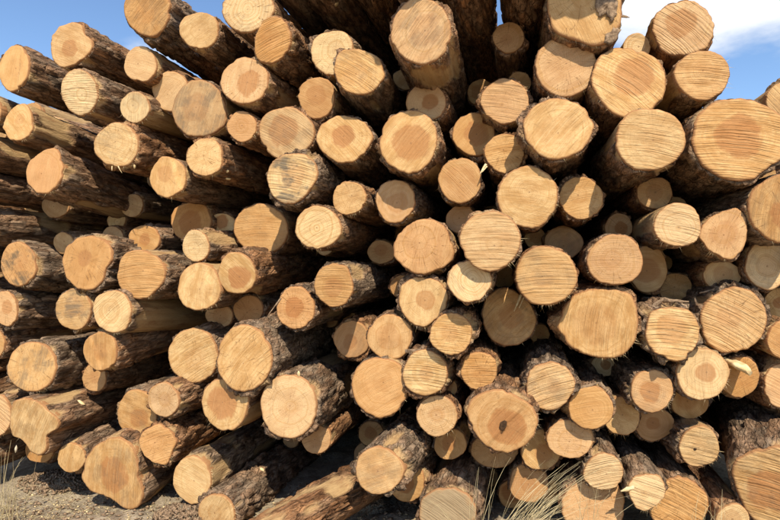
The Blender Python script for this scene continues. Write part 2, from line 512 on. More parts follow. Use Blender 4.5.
L('31', 683.5, 27, 31.5, 28, 0.0, 'skyline log with a hexagonal outline and brown heart, top of the pile beside the clouds', saw=-42, sawamt=0.7, heart=0.75, heart_r=0.5, tint=0.2, grey=0.04, bark=0.01, poly=[(652, 30), (653, 17), (664, 7), (682, 1), (697, 1), (708, 11), (715, 23), (713, 38), (706, 48), (690, 54), (674, 55), (660, 49)], vp=(560, 262))
L('32', 702.5, 74.5, 27.5, 25, -0.12, 'smooth-barked log with level saw lines, leaning under the hexagonal skyline log', saw=-8, sawamt=0.7, heart=0.0, tint=0.15, bark=0.008, peel=0.5, spl=4)
L('33', 650, 139, 34.5, 32, -0.15, 'bright log with even shallow saw lines, between the cracked log and the widest end', saw=-12, sawamt=0.75, heart=0.1, tint=0.15, bark=0.012, peel=0.25)
L('34', 742, 139, 50, 43, -0.2, 'widest cut end of the pile, wavy bark rim, fine level saw lines and brown heart', saw=-8, sawamt=0.85, heart=0.75, heart_r=0.5, tint=0.3, bark=0.018, tone=0.2, poly=[(691, 140), (694, 122), (706, 106), (722, 98), (742, 97), (760, 101), (776, 109), (792, 120), (798, 140), (788, 156), (770, 166), (756, 178), (738, 182), (720, 177), (704, 168), (695, 155)], age=0.45)
L('35', 787, 101, 21, 20, -0.05, 'log with thick red-brown bark at the right edge, above the widest cut end', tone=0.7, bark=0.02, heart=0.2, sawamt=0.4)
L('36', 783, 209, 34, 35, -0.15, 'large log with a reddish heart at the right edge, below the widest cut end', heart=0.8, heart_r=0.45, saw=80, sawamt=0.6, tint=0.2, bark=0.008)
L('37', 723, 234, 25, 27, 0.0, 'knobbly lumpy-ended log with speckled face, beside the bright level-sawn small log', poly=[(698, 236), (703, 224), (712, 216), (724, 211), (737, 207), (746, 213), (748, 226), (747, 240), (742, 252), (733, 261), (720, 258), (708, 250)], saw=70, sawamt=0.5, heart=0.3, grey=0.04, spl=10, check=0.6)
L('38', 678, 225, 23.7, 22.5, -0.22, 'sunlit small log with level saw lines and a stripped tan side, jutting out', saw=-14, sawamt=0.75, heart=0.0, tint=0.05, peel=0.7, bark=0.008, spl=6)
L('39', 655, 193, 18, 16, 0.3, 'shaded small log directly under the bright even-sawn log', sawamt=0.1, grey=0.04, spl=0)
L('40', 619, 227, 14, 14, 0.6, 'dark little end sunk behind the ringed log', sawamt=0.1, grey=0.04, spl=0)
L('41', 615, 260, 28, 26, -0.05, 'ringed log with clear circular growth rings and a flaky bark side', saw=0, sawamt=0.1, heart=0.25, tint=0.5, tone=0.4, spl=5, check=0.5)
L('42', 581, 198, 22.5, 21.5, 0.12, 'half-shaded log with a cracked edge, below the steep-sawn broad log', sawamt=0.2, heart=0.1, check=0.5, shade=True)
L('43', 527.5, 197, 30.5, 31, 0.0, 'smooth round log with a dark centre dot', sawamt=0.1, heart=0.1, tint=0.15, check=0.2, bark=0.008, age=0.1)
L('44', 504.7, 153, 20, 20, 0.08, 'smaller log with level saw lines resting above the smooth round log with centre dot', saw=8, sawamt=0.5, heart=0.0, spl=6)
L('45', 460, 180.4, 21.5, 22.5, 0.1, 'dull smooth round log with a bright torn splinter beside it', sawamt=0.1, heart=0.3, heart_r=0.8, tint=0.4, grey=0.04, spl=2)
L('46', 461, 219, 15.5, 15, 0.3, 'small log half hidden behind the bright round level-sawn log', saw=10, sawamt=0.4, heart=0)
L('47', 490, 241, 30.5, 30, -0.2, 'bright round log with level saw lines at the middle of the pile', saw=0, sawamt=0.6, heart=0.15, tint=0.25, spl=16, wob=0.6, age=0.05)
L('48', 424, 247, 30, 27, -0.1, 'many-sided log with an upright cut line, beside the bright round middle log', saw=80, sawamt=0.5, heart=0.1, tint=0.35, step=(180, 0.55, 0.008), bark=0.018, tone=0.6, wob=1.3)
L('49', 395, 201, 19.5, 22, 0.1, 'half-shaded log with an orange heart tucked under the big brown-hearted log', heart=0.5, sawamt=0.3, saw=70, tint=0.4, shade=True)
L('50', 349, 198, 17, 17.5, 0.02, 'small pale log with dark cracks at its centre and shreds hanging below', check=0.8, heart=0.1, sawamt=0.2, spl=14)
L('51', 317.7, 227.5, 23.5, 21.5, -0.08, 'bright pale log with tattered lower rim, under the weathered grey-capped log', saw=25, sawamt=0.45, heart=0, tint=0.05, spl=14)
L('52', 292, 178, 27, 27, -0.12, 'weathered log with grey-black stains and a cracked silvery bark cap', stain=0.9, grey=0.05, saw=-12, sawamt=0.8, heart=0.4, tint=0.1, bark=0.02, tone=0.05, poly=[(266, 180), (267, 170), (272, 160), (284, 153), (302, 153), (314, 160), (318, 172), (315, 184), (306, 196), (294, 205), (281, 203), (271, 194)])
L('53', 261, 229, 27.5, 25, 0.35, 'wide deeply shaded log end beside the tattered pale log', sawamt=0.25, saw=0, heart=0.1, grey=0.04, stain=0.15, spl=2, age=0.2)
L('54', 204.5, 157, 18, 20, 0.0, 'clean pale log with a forked crack and a white scar on its dark bark', check=0.9, heart=0, sawamt=0.1, tint=0.1, bark=0.014)
L('55', 191, 221, 20, 20, 0.4, 'shaded log end behind the small bright log above the rounded stained log', sawamt=0.1, grey=0.04, spl=0)
L('55b', 221, 224, 15, 11, 0.48, 'low dark end squeezed beside the wide deeply shaded log', sawamt=0.1, grey=0.04, spl=0)
L('56', 195.5, 246, 14.5, 16, 0.1, 'small bright round log resting above the rounded log with dark edge line', heart=0, sawamt=0.15, tint=0.05, grey=0.05)
L('57', 116, 145, 22, 22.5, -0.02, 'round log with a speckled pale end and torn shreds hanging below', sawamt=0.15, heart=0.1, tint=0.1, spl=22, peel=0.2)
L('58', 167, 177, 18, 21, 0.0, 'oval log with a dark vertical notch line at one side', heart=0.5, heart_r=0.4, saw=80, sawamt=0.4, step=(20, 0.5, -0.015), tone=0.4, peel=0.15)
L('59', 44.6, 171, 19.5, 23.5, -0.05, 'egg-shaped pointed log with a fluted bark side, tilted down into the pile', poly=[(25, 170), (30, 160), (42, 151), (54, 147), (60, 153), (61, 160), (64, 168), (62, 177), (56, 186), (46, 194), (36, 193), (26, 183)], saw=80, sawamt=0.3, heart=0.0, vp=(505, 345), tone=0.4)
L('60', 17.5, 122, 14.5, 20, 0.0, 'pear-shaped pale log with a smooth tan side', poly=[(3, 128), (6, 116), (13, 106), (22, 102), (28, 106), (31, 118), (32, 128), (28, 136), (20, 141), (10, 140)], heart=0.35, heart_r=0.3, sawamt=0.1, peel=0.5, vp=(500, 310), bark=0.008)
L('61', 32, 202, 10, 12, 0.5, 'little shaded end hidden under the egg-shaped log', sawamt=0.1, grey=0.04, spl=0)
L('62', 55, 206, 13, 12, 0.5, 'little half-sunlit end under the egg-shaped log', sawamt=0.2, spl=0, heart=0)
L('63', 63, 243, 10.5, 11, 0.3, 'small shaded end peeping above the large step-cut log', sawamt=0.1, spl=0)
L('64', 144, 239, 15.5, 14, 0.45, 'shaded end behind the pink level-sawn log', sawamt=0.1, spl=0, grey=0.04)
L('64b', 112, 237, 11, 11, 0.6, 'tiny dark end in the gap behind the large step-cut log', sawamt=0.1, spl=0, grey=0.04)
L('66', 18, 264, 17.5, 22, 0.0, 'lumpy log blackened with mould at one edge, with a bleached cracked bark side', stain=0.9, heart=0.2, sawamt=0.2, vp=(500, 318), tone=0.0, bark=0.016)
L('67', 86, 262.5, 25, 28.5, -0.12, 'large step-cut log with a silvery bark back and small orange heart', saw=75, sawamt=0.35, heart=0.6, heart_r=0.3, step=(-20, 0.3, -0.014), tone=0.05, vp=(520, 280), poly=[(61.5, 260), (64, 247), (74, 238), (90, 235), (104, 240), (110, 252), (110, 262), (104, 272), (102, 282), (92, 291), (78, 289), (66, 278)])
L('68', 140, 274, 22.5, 25, -0.08, 'pinkish log with level saw lines, beside the large step-cut log', saw=2, sawamt=0.8, heart=0, tint=0.65, spl=4, tone=0.2)
L('69', 198.5, 287, 21.5, 24, 0.03, 'rounded log with a dark line along one edge, shaded on top', saw=80, sawamt=0.35, heart=0.1, step=(10, 0.5, -0.012), stain=0.15)
L('70', 236.7, 273.5, 18.7, 21, -0.02, 'log with a sharp round brown heart inside a pale ring', heart=0.95, heart_r=0.58, sawamt=0.1, tint=0.2)
L('71', 295.4, 308, 19, 21.5, -0.05, 'log with a cracked star heart, leaning below the silvery scaly log', heart=0.8, heart_r=0.5, check=0.7, sawamt=0.2, tint=0.25, tone=0.3)
L('72', 333.7, 285, 19.5, 22.5, -0.12, 'glowing level-sawn log with a silvery scaly bark back', saw=0, sawamt=0.6, heart=0.5, heart_r=0.45, tint=0.3, tone=0.05, bark=0.018, plate_w=0.04)
L('73', 248, 310, 15.5, 15, 0.3, 'small shaded round log behind the pink-rimmed scaly log', sawamt=0.1, spl=0, heart=0.2)
L('74', 219, 316, 14, 12, 0.36, 'half-buried shaded end beside the small shaded round log', sawamt=0.1, spl=0)
L('75', 193, 355.5, 24, 28.5, -0.08, 'tall oval log with brushed marks and a thin bark ring', heart=0.2, sawamt=0.4, saw=30, tint=0.2, bark=0.012, check=0.4)
L('76', 244, 358.5, 28, 33.5, -0.22, 'big pink-rimmed log with steep saw lines and deeply furrowed grey bark', saw=48, sawamt=0.7, heart=0, tint=0.45, bark=0.028, tone=0.05, plate_w=0.05, plate_l=0.09, peel=0.0, vp=(500, 262), spl=2)
L('77', 351.5, 339.5, 18, 19, 0.22, 'shaded log with a brown heart and a bark wedge, below the glowing level-sawn log', heart=0.6, heart_r=0.4, sawamt=0.1, spl=0)
L('78', 390, 337, 22, 23, 0.0, 'log with a flat chipped corner and an upright step line', step=(180, 0.35, 0.012), heart=0.3, sawamt=0.3, saw=80, tint=0.25, check=0.3)
L('79', 422.7, 302, 25, 25.5, -0.03, 'heart-shaped log with a cracked orange centre', heart=0.6, heart_r=0.4, saw=80, sawamt=0.35, poly=[(398, 298), (401, 285), (412, 277), (430, 277), (443, 284), (448, 295), (446, 308), (437, 319), (424, 328), (410, 324), (401, 312)], check=0.4)
L('80', 402, 287, 12, 12, 0.35, 'sliver of a log hidden behind the heart-shaped log', sawamt=0.1, spl=0)
L('81', 469.5, 281, 22, 21.5, 0.05, 'plain log half in the shadow of the bright round middle log', sawamt=0.15, heart=0, spl=6, tint=0.05)
L('82', 451, 334, 21, 21.5, 0.03, 'orange level-sawn log leaning in half shade under the heart-shaped log', saw=-5, sawamt=0.6, heart=0.3, tint=0.4, spl=2)
L('83', 509, 317, 28, 30, 0.14, 'shaded many-cornered log with a bright splinter and a groove', poly=[(481, 311), (486, 297), (498, 288), (510, 288), (520, 295), (532, 304), (537, 320), (533, 334), (520, 344), (506, 347), (492, 341), (484, 328)], heart=0.5, sawamt=0.5, saw=45, tint=0.45, step=(60, 0.55, -0.012), check=0.3, shade=True)
L('84', 546, 276, 31, 29.5, -0.18, 'bright pink-rimmed log with level saw lines, above the squarish wide log', saw=3, sawamt=0.55, heart=0.15, tint=0.5, spl=18, wob=0.6, age=0.2)
L('85', 597, 324, 41, 35, -0.12, 'squarish wide log with curving upright saw lines and a frayed bottom rim', poly=[(556, 326), (562, 309), (574, 295), (590, 289), (612, 289), (630, 293), (637, 306), (638, 326), (635, 342), (626, 353), (612, 359), (594, 357), (578, 353), (565, 342)], saw=82, sawamt=0.7, heart=0.25, tint=0.25, spl=24, check=0.15, age=0.35)
L('86', 672, 332, 27.5, 28, -0.12, 'log with ragged level grooves under a thick cap of fibrous bark', saw=-4, sawamt=1.0, heart=0.5, tint=0.35, bark=0.028, tone=0.1, check=0.3, poly=[(645, 334), (648, 322), (650, 312), (662, 308), (680, 307), (692, 312), (699, 324), (700, 338), (694, 350), (684, 361), (672, 361), (656, 355), (648, 345)])
L('87', 734, 320.5, 35, 32.5, -0.15, 'large log with long dark cracks and peeling bark strips on top', saw=-28, sawamt=0.8, heart=0.4, heart_r=0.35, tint=0.45, bark=0.02, check=0.7, tone=0.1)
L('88', 703, 374, 27, 26, -0.02, 'pale log with a pinkish heart and dripping saw streaks at its bottom', heart=0.75, heart_r=0.38, saw=88, sawamt=0.5, tint=0.0, spl=14, bark=0.01)
L('89', 739, 377, 21, 21, 0.22, 'shaded log with a bright chip lying on it, under the large cracked log', sawamt=0.15, heart=0.2, spl=0)
L('90', 785, 340, 18, 20, -0.02, 'bark-wrapped log at the right edge beside the large cracked log', bark=0.022, heart=0.2, tint=0.2, sawamt=0.3)
L('91', 722, 275, 19, 15, 0.5, 'dark flattened end in the gap under the knobbly log', sawamt=0.1, grey=0.04, spl=0)
L('91b', 676, 289, 17, 16, 0.45, 'dark round end in the gap above the fibrous-barked log', sawamt=0.1, grey=0.04, spl=0)
L('91c', 648, 269, 20, 24, 0.3, 'dark log end directly behind the ringed log', sawamt=0.1, grey=0.04, spl=0)
L('91d', 768, 265, 23, 25, 0.35, 'shadowed log at the right edge under the large reddish-hearted log', sawamt=0.15, heart=0.2, grey=0.04, spl=0)
L('91e', 779, 303, 16, 15, 0.4, 'dim end at the right edge above the bark-wrapped log', sawamt=0.1, grey=0.04, spl=0)
L('92', 652, 391, 21, 22, 0.08, 'brown-hearted log crossed by a narrow shadow, below the fibrous-barked log', heart=0.75, heart_r=0.5, sawamt=0.1, tint=0.3, tone=0.2)
L('93', 622, 416, 18.5, 20, 0.14, 'plain dull log half behind the peach-coloured barked log', sawamt=0.15, heart=0.05, spl=10, tint=0.3)
L('94', 591, 408, 22.5, 21.5, -0.1, 'smooth peach-coloured log under a shaggy bark collar', heart=0.1, sawamt=0.15, tint=0.7, bark=0.022, spl=2, wob=0.5)
L('95', 570, 439, 23.5, 19.5, 0.05, 'flat oval log under the peach-coloured log', heart=0.15, sawamt=0.2, tint=0.35, saw=0, spl=4)
L('96', 654, 424, 20, 17.5, 0.28, 'shadow-banded log below the brown-hearted shadow-crossed log', sawamt=0.1, tint=0.4, spl=2)
L('97', 690, 402, 19, 17, 0.24, 'shaded end directly under the pale pinkish-hearted log', sawamt=0.1, spl=2)
L('98b', 604, 366, 14, 11, 0.5, 'dark end in the hollow under the squarish wide log', sawamt=0.1, grey=0.04, spl=0)
L('99', 699.6, 447, 20, 21.5, 0.02, 'small log with level grooves, two dark knots and a bark collar', saw=-10, sawamt=0.7, stain=0.3, heart=0.1, tint=0.1, spl=14, bark=0.016)
L('100', 779, 489, 48, 44, -0.22, 'massive log with red-brown heart under heavy grey bark, low at the right edge', poly=[(731, 470), (736, 460), (752, 452), (770, 447), (795, 446), (818, 456), (828, 480), (824, 510), (806, 530), (782, 537), (762, 530), (746, 512), (736, 490)], saw=-12, sawamt=0.85, heart=0.85, heart_r=0.5, tint=0.15, bark=0.03, tone=0.2, peel=0.0, vp=(690, 205))
L('101', 733, 520, 17, 16, 0.1, 'dull end low down beside the massive log', sawamt=0.1, grey=0.04, spl=0)
L('102', 603.7, 472.5, 20, 18.5, -0.15, 'small log with bold fanning saw grooves, above the shaded log behind the grass', saw=16, sawamt=1.0, heart=0, tint=0.1, bark=0.012, tone=0.05)
L('103', 646, 492, 20, 18.5, -0.18, 'log with bold slanting grooves and a broken-out pale chip at its rim', saw=-16, sawamt=1.0, heart=0, tint=0.1, bark=0.014, tone=0.0, poly=[(627, 486), (634, 477), (648, 475), (660, 476), (667, 488), (665, 499), (655, 507), (645, 511), (636, 508), (630, 498)])
L('104', 679, 506, 29, 28, -0.08, 'orange log with coarse slanting grooves, low between the grooved small log and the massive log', saw=-25, sawamt=0.85, heart=0, tint=0.55, tone=0.4)
L('105', 594, 507, 32, 28, 0.08, 'wide shaded log end behind the dry grass tuft', sawamt=0.15, heart=0.1, tint=0.35, spl=0)
L('106', 502.5, 423, 36, 33.5, -0.15, 'thick log with a dark knot hole and a brown diagonal groove', heart=0.8, heart_r=0.55, sawamt=0.3, saw=50, tint=0.15, stain=0.0, bark=0.014, step=(-40, 0.15, -0.01), check=0.3, poly=[(466, 412), (471, 399), (484, 391), (500, 390), (518, 396), (532, 407), (539, 420), (535, 437), (522, 449), (504, 456), (488, 449), (476, 436)])
L('107', 550, 386, 25, 24.5, -0.15, 'level-sawn log under a long sleeve of bark, beside the thick knot-holed log', saw=20, sawamt=0.8, heart=0.3, heart_r=0.3, tint=0.3, bark=0.022, tone=0.1)
L('108', 479, 371, 18.5, 19, -0.02, 'small orange level-sawn log with a thick bark ring', saw=0, sawamt=0.6, heart=0.15, tint=0.5, bark=0.018)
L('109', 425, 373, 23, 23, -0.08, 'flat-topped log with dark level saw lines and a torn bark lid', saw=-3, sawamt=0.85, heart=0.35, heart_r=0.3, tint=0.15, bark=0.02, check=0.3)
L('110', 380, 387, 28.5, 30, -0.08, 'large plain pinkish log beside the flat-topped log', heart=0.1, sawamt=0.2, tint=0.55, spl=3, bark=0.012)
L('111', 437, 416, 20.5, 21, -0.05, 'smooth cream log with faint rings, under the flat-topped log', heart=0.3, heart_r=0.4, sawamt=0.05, tint=0.1, bark=0.01)
L('112', 450, 444, 16.5, 16, 0.16, 'shaded small end tucked under the smooth cream log', sawamt=0.1, spl=0)
L('113', 379, 471, 23.5, 24, -0.15, 'log with a blue-grey scaly bark back and pale rounded end, low on the pile', heart=0.25, heart_r=0.3, sawamt=0.1, tint=0.2, bark=0.026, tone=0.05, plate_w=0.045, plate_l=0.08, check=0.2, vp=(572, 262), peel=0.04)
L('114', 406, 483, 19, 19, 0.08, 'shaded half-hidden end beside the blue-grey scaly log', sawamt=0.1, tint=0.45, spl=2)
L('115', 447, 513, 29, 25, -0.12, 'grey weathered log end by the grass tuft, with a sunlit brown bark back', grey=0.75, sawamt=0.4, heart=0, tone=0.2, bark=0.02, vp=(545, 255))
L('116', 495, 449, 24, 19, 0.2, 'shaded log directly under the thick knot-holed log', sawamt=0.1, tint=0.4, spl=0)
L('117', 541, 450, 20, 21, 0.16, 'shaded log between the knot-holed log and the flat oval log', sawamt=0.1, tint=0.3, spl=0)
L('118', 529, 483, 20, 20, 0.2, 'lowest shaded end behind the stems of the grass tuft', sawamt=0.1, tint=0.3, spl=0)
L('119', 288, 406.5, 28, 33, -0.15, 'tall pale log with a dark slit down one side and a bark-covered shoulder', step=(170, 0.55, -0.012), heart=0.15, sawamt=0.1, check=0.5, tint=0.1, tone=0.2, bark=0.02)
L('120', 316, 439, 15.5, 15, 0.14, 'small shaded ringed log under the tall pale slit log', heart=0.3, sawamt=0.05, spl=2, shade=True)
L('121', 225, 404, 24.5, 26, 0.0, 'log with a wide amber heart and a pale collar, under the big pink-rimmed log', heart=0.9, heart_r=0.62, sawamt=0.1, tint=0.2, saw=80)
L('122', 216, 514, 20, 20, -0.25, 'small grooved log in front of a long furrowed bark back, on the ground', saw=55, sawamt=0.6, heart=0.05, tint=0.1, bark=0.026, tone=0.15, plate_w=0.05, plate_l=0.11, peel=0.0, vp=(535, 285))
L('123', 192, 480, 19, 24, -0.12, 'log with a ringed end and a partly peeled honey-coloured back', heart=0.1, sawamt=0.1, tint=0.1, peel=0.75, bark=0.012, vp=(505, 275), check=0.15)
L('125', 157, 445, 20, 22, -0.1, 'orange-tinted log with rough cut and reddish furrowed bark, beside the wedge-shaped end', tint=0.55, heart=0.15, sawamt=0.35, saw=20, tone=0.7, bark=0.022, vp=(500, 285), poly=[(138, 442), (142, 432), (150, 426), (160, 424), (170, 431), (176, 441), (173, 452), (166, 466), (154, 463), (144, 456)])
L('126', 163, 400, 16.5, 17.5, -0.1, 'small smooth pale log in front of the half-covered orange-hearted log', heart=0.2, sawamt=0.1, tint=0.2)
L('127', 137, 415, 20, 26, 0.02, 'half-covered log with an orange heart behind the small smooth pale log', heart=0.6, heart_r=0.4, sawamt=0.1, check=0.5, tint=0.2)
L('128', 112, 473, 31, 37, -0.15, 'wedge-shaped big log end with upright saw lines, standing on the ground', poly=[(80, 478), (84, 460), (93, 447), (106, 440), (118, 436), (130, 442), (136, 452), (140, 474), (143, 494), (138, 508), (126, 510), (114, 502), (102, 496), (86, 492)], saw=82, sawamt=0.6, heart=0.75, heart_r=0.5, tint=0.3, bark=0.01)
L('129', 71, 458, 14, 15, 0.0, 'small log with upright ripples, above the ground beside the wedge-shaped end', saw=72, sawamt=0.9, heart=0, tint=0.2, bark=0.016)
L('130', 33, 424, 27, 27, -0.18, 'large lobed log end shaped like a cloverleaf with steep saw lines', poly=[(7, 430), (9, 414), (13, 400), (26, 397), (40, 401), (51, 411), (61, 419), (60, 428), (52, 433), (45, 436), (47, 448), (40, 457), (30, 455), (24, 446), (18, 440), (10, 437)], saw=66, sawamt=0.85, heart=0, tint=0.15, stain=0.15, tone=0.55, peel=0.2, vp=(500, 290))
L('131', 39, 450, 14, 14, 0.12, 'curved slab end just under the cloverleaf log', sawamt=0.15, heart=0, spl=2, vp=(500, 290))
L('132', -3, 416, 13, 21, -0.05, 'striped log end cut by the left edge beside the cloverleaf log', saw=-30, sawamt=0.8, heart=0, tint=0.4)
L('133', 31.5, 367, 23, 25, -0.05, 'broad log with a black mould patch at its top and dark furrowed bark', stain=0.55, grey=0.04, heart=0, sawamt=0.3, saw=80, bark=0.022, tone=0.0, vp=(510, 290), age=0.2)
L('134', 100.6, 351, 17.5, 19.5, -0.02, 'orange log with a pale split stripe, above the small shaded round end', step=(200, 0.3, 0.008), tint=0.5, heart=0.35, saw=85, sawamt=0.5)
L('135', 94, 378, 13, 14, 0.12, 'small shaded round end under the orange split-striped log', sawamt=0.1, spl=0, vp=(500, 300))
L('136', 112, 311.5, 20, 21.5, -0.18, 'sunlit cream log with slanting fine lines and a stripped long back', saw=40, sawamt=0.55, heart=0, tint=0.05, spl=9, peel=0.35, vp=(515, 312), bark=0.01)
L('137', 73, 309.5, 18, 21, 0.0, 'mud-spattered log with speckled rough end, behind the sunlit cream log', stain=0.7, heart=0.3, sawamt=0.2, check=0.6, spl=5)
L('138', 5.5, 309, 11, 18, -0.02, 'narrow log with an orange heart at the left edge', heart=0.7, heart_r=0.45, sawamt=0.15, vp=(500, 300))
L('139', -6, 344, 11, 15, 0.05, 'pale end cut by the left edge above the mould-patched log', sawamt=0.2, vp=(500, 300))
# ---- logs whose ends lie just beyond the picture, only their bark backs are seen
L('l1', -13, 110, 14, 17, 0.0, 'grey-barked log entering from the left edge beneath the split-step log', tone=0.0, peel=0.2, vp=(500, 290))
L('l2', -21, 150, 17, 17, 0.0, 'flaky pink-barked log back entering at the left edge beside the egg-shaped log', tone=0.5, peel=0.3, vp=(500, 280))
L('l3', -29, 184, 15, 15, 0.0, 'dark log back entering at the left edge under the flaky pink-barked one', tone=0.5, vp=(500, 275))
L('l5', -31, 225, 18, 18, 0.0, 'long sunlit-ridged log back entering at the left edge above the mouldy log', tone=0.3, peel=0.2, vp=(520, 262))
L('l6', -30, 456, 17, 20, 0.0, 'shadowed log entering at the left edge below the striped log end', tone=0.4)
L('l7', -36, 300, 15, 22, 0.1, 'dark log back entering at the left edge beside the narrow orange-hearted log', tone=0.3)
L('t1', 276, -28, 17, 15, 0.0, 'thin mossy log back descending from the top edge beside the orange-tinted oval log', tone=0.1)
L('t2', 312, -36, 24, 22, 0.0, 'dark log back descending from the top edge with a white scar', tone=0.4, bark=0.018)
L('t3', 366, -46, 27, 26, -0.05, 'red-brown shaded log back descending from the top edge beside the huge overhanging log', tone=0.75, bark=0.018)
L('t4', 464, -34, 25, 24, -0.05, 'red-brown log back between the huge overhanging log and the sky sliver', tone=0.75, bark=0.018, vp=(520, 262), peel=0.05)
L('t5', 523, -44, 24, 26, -0.1, 'dark red-brown log back between the sky sliver and the enormous top log', tone=0.7, bark=0.018, vp=(530, 262), peel=0.0)
# ---- loose logs on the ground in front
L('124', 236, 552, 20, 19, -0.7, 'loose log on the ground with crumbling orange bark and a bare tan patch', vp=(770, 266), length=1.75, free=True, peel=0.2, tone=0.95, bark=0.024, taper=0.95)
L('141', 381, 252, 14, 12, 0.5, 'dark little end beside the many-sided log', sawamt=0.1, grey=0.04, spl=0)
L('142', 563, 243, 20, 17, 0.4, 'shaded end sunk behind the smooth round log with centre dot', sawamt=0.1, grey=0.04, spl=0)
L('142b', 535, 238, 11, 11, 0.55, 'tiny dark end between the two bright round level-sawn logs', sawamt=0.1, grey=0.04, spl=0)
L('143', 447, 388, 10, 10, 0.5, 'tiny dark end between the flat-topped log and small orange log', sawamt=0.1, grey=0.04, spl=0)
L('r1', 784, 386, 20, 23, 0.05, 'red-barked log at the right edge above the massive log', tone=0.6, bark=0.02, heart=0.3, sawamt=0.3)
L('r2', 815, 420, 22, 24, 0.1, 'log just past the right edge above the massive log', tone=0.4)
L('r3', 812, 262, 22, 24, 0.0, 'log just past the right edge beside the reddish-hearted log', tone=0.4)
L('t6', 614, -162, 60, 56, -0.9, 'topmost overhanging log above the enormous bark-flapped log', tone=0.6, bark=0.018)
L('t7', 408, -84, 40, 36, -0.6, 'topmost overhanging log above the huge black-stained log', tone=0.6, bark=0.018)
L('142c', 504, 277, 11, 12, 0.5, 'tiny dark filler end between the bright middle log and the shaded many-cornered log', sawamt=0.1, grey=0.04, spl=0)  # filler log added to close a bright leak between the ends
L('l8', -36, 254, 16, 17, 0.1, 'dark log entering at the left edge beside the mouldy lumpy log', tone=0.4, vp=(510, 262))


N_LOG = len(T)

# ---- find for each log how far it is set back, so that the bodies do not run through each other
rngq = np.random.RandomState(11)
for e in T:
    e['fx'] = e['o'].get('free', False)
ids = [i for i, e in enumerate(T) if not e['fx']]
RX = np.array([e['cx'] for e in T], float)
RY = np.array([e['cy'] for e in T], float)
RR = np.array([0.5 * (e['rx'] * 0.5 + e['ry'] * 0.5) + 0.25 * (e['rx'] + e['ry']) for e in T], float)
SX = np.array([ray(e['cx'], e['cy'])[0] / ray(e['cx'], e['cy'])[1] for e in T])
SZ = np.array([ray(e['cx'], e['cy'])[2] / ray(e['cx'], e['cy'])[1] for e in T])
SR = np.array([RR[i] / FPX / ray(T[i]['cx'], T[i]['cy'])[1] for i in range(N_LOG)])
Q0 = np.array([e['q'] * (0.65 if -0.3 < e['q'] < 0.13 else 1.0) for e in T], float)
Q = Q0.copy()


LIT = np.array([1.0 if (e['q'] < 0.135 and not e['fx'] and not e['o'].get('shade')) else 0.0 for e in T])
SHX = math.tan(SUN_AZ)
SHZ = math.tan(SUN_EL) / math.cos(SUN_AZ)


def cost_i(i, qi):
    d = D0 + qi
    dj = D0 + Q
    xx = SX[i] * d - SX * dj
    zz = SZ[i] * d - SZ * dj
    rr = SR[i] * d + SR * dj
    ov = np.clip(rr * 0.97 - np.sqrt(xx * xx + zz * zz), 0, None)
    ov[i] = 0
    for k, e in enumerate(T):
        if e['fx']:
            ov[k] = 0
    c = (ov ** 2).sum() * 60.0
    c += 1.3 * (qi - Q0[i]) ** 2
    # an end that is sunlit in the photograph should not lie in another log's shadow
    dq = qi - Q
    sx = SX * dj - np.clip(dq, 0, None) * SHX
    sz = SZ * dj - np.clip(dq, 0, None) * SHZ
    # nearest point of the shadow's sweep to this end
    ax_, az_ = SX[i] * d - SX * dj, SZ[i] * d - SZ * dj
    bx_, bz_ = sx - SX * dj, sz - SZ * dj
    tt = np.clip((ax_ * bx_ + az_ * bz_) / (bx_ ** 2 + bz_ ** 2 + 1e-9), 0, 1)
    ds = np.hypot(ax_ - tt * bx_, az_ - tt * bz_)
    so = np.clip(SR[i] * d * 0.8 + SR * dj - ds, 0, None) * LIT[i] * (dq > 0)
    so[i] = 0
    c += (so ** 2).sum() * 25.0
    # and the ends it shades itself
    dq2 = Q - qi
    ex_, ez_ = -np.clip(dq2, 0, None) * SHX, -np.clip(dq2, 0, None) * SHZ
    fx_, fz_ = SX * dj - SX[i] * d, SZ * dj - SZ[i] * d
    t2 = np.clip((fx_ * ex_ + fz_ * ez_) / (ex_ ** 2 + ez_ ** 2 + 1e-9), 0, 1)
    d2 = np.hypot(fx_ - t2 * ex_, fz_ - t2 * ez_)
    s2 = np.clip(SR * dj * 0.8 + SR[i] * d - d2, 0, None) * LIT * (dq2 > 0)
    s2[i] = 0
    c += (s2 ** 2).sum() * 25.0
    # keep the order in which one end hides another
    for (f, b) in ORDER.get(i, ()):
        gap = (Q[b] if b != i else qi) - (Q[f] if f != i else qi)
        if gap < 0.06:
            c += (0.06 - gap) * 4 + 0.5
    return c


ORDER = {}
for i in ids:
    for j in ids:
        if i < j:
            dd = math.hypot((RX[i] - RX[j]), (RY[i] - RY[j]))
            if dd < RR[i] + RR[j] - 1 and abs(Q0[i] - Q0[j]) > 0.04:
                f, b = (i, j) if Q0[i] < Q0[j] else (j, i)
                ORDER.setdefault(i, []).append((f, b))
                ORDER.setdefault(j, []).append((f, b))
for it in range(22):
    for i in rngq.permutation(ids):
        cand = np.concatenate([[Q[i]], Q[i] + rngq.uniform(-0.15, 0.15, 6), Q0[i] + rngq.uniform(-0.28, 0.6, 10)])
        cand = np.clip(cand, -0.45, 1.6)
        Q[i] = min(cand, key=lambda c: cost_i(i, c))


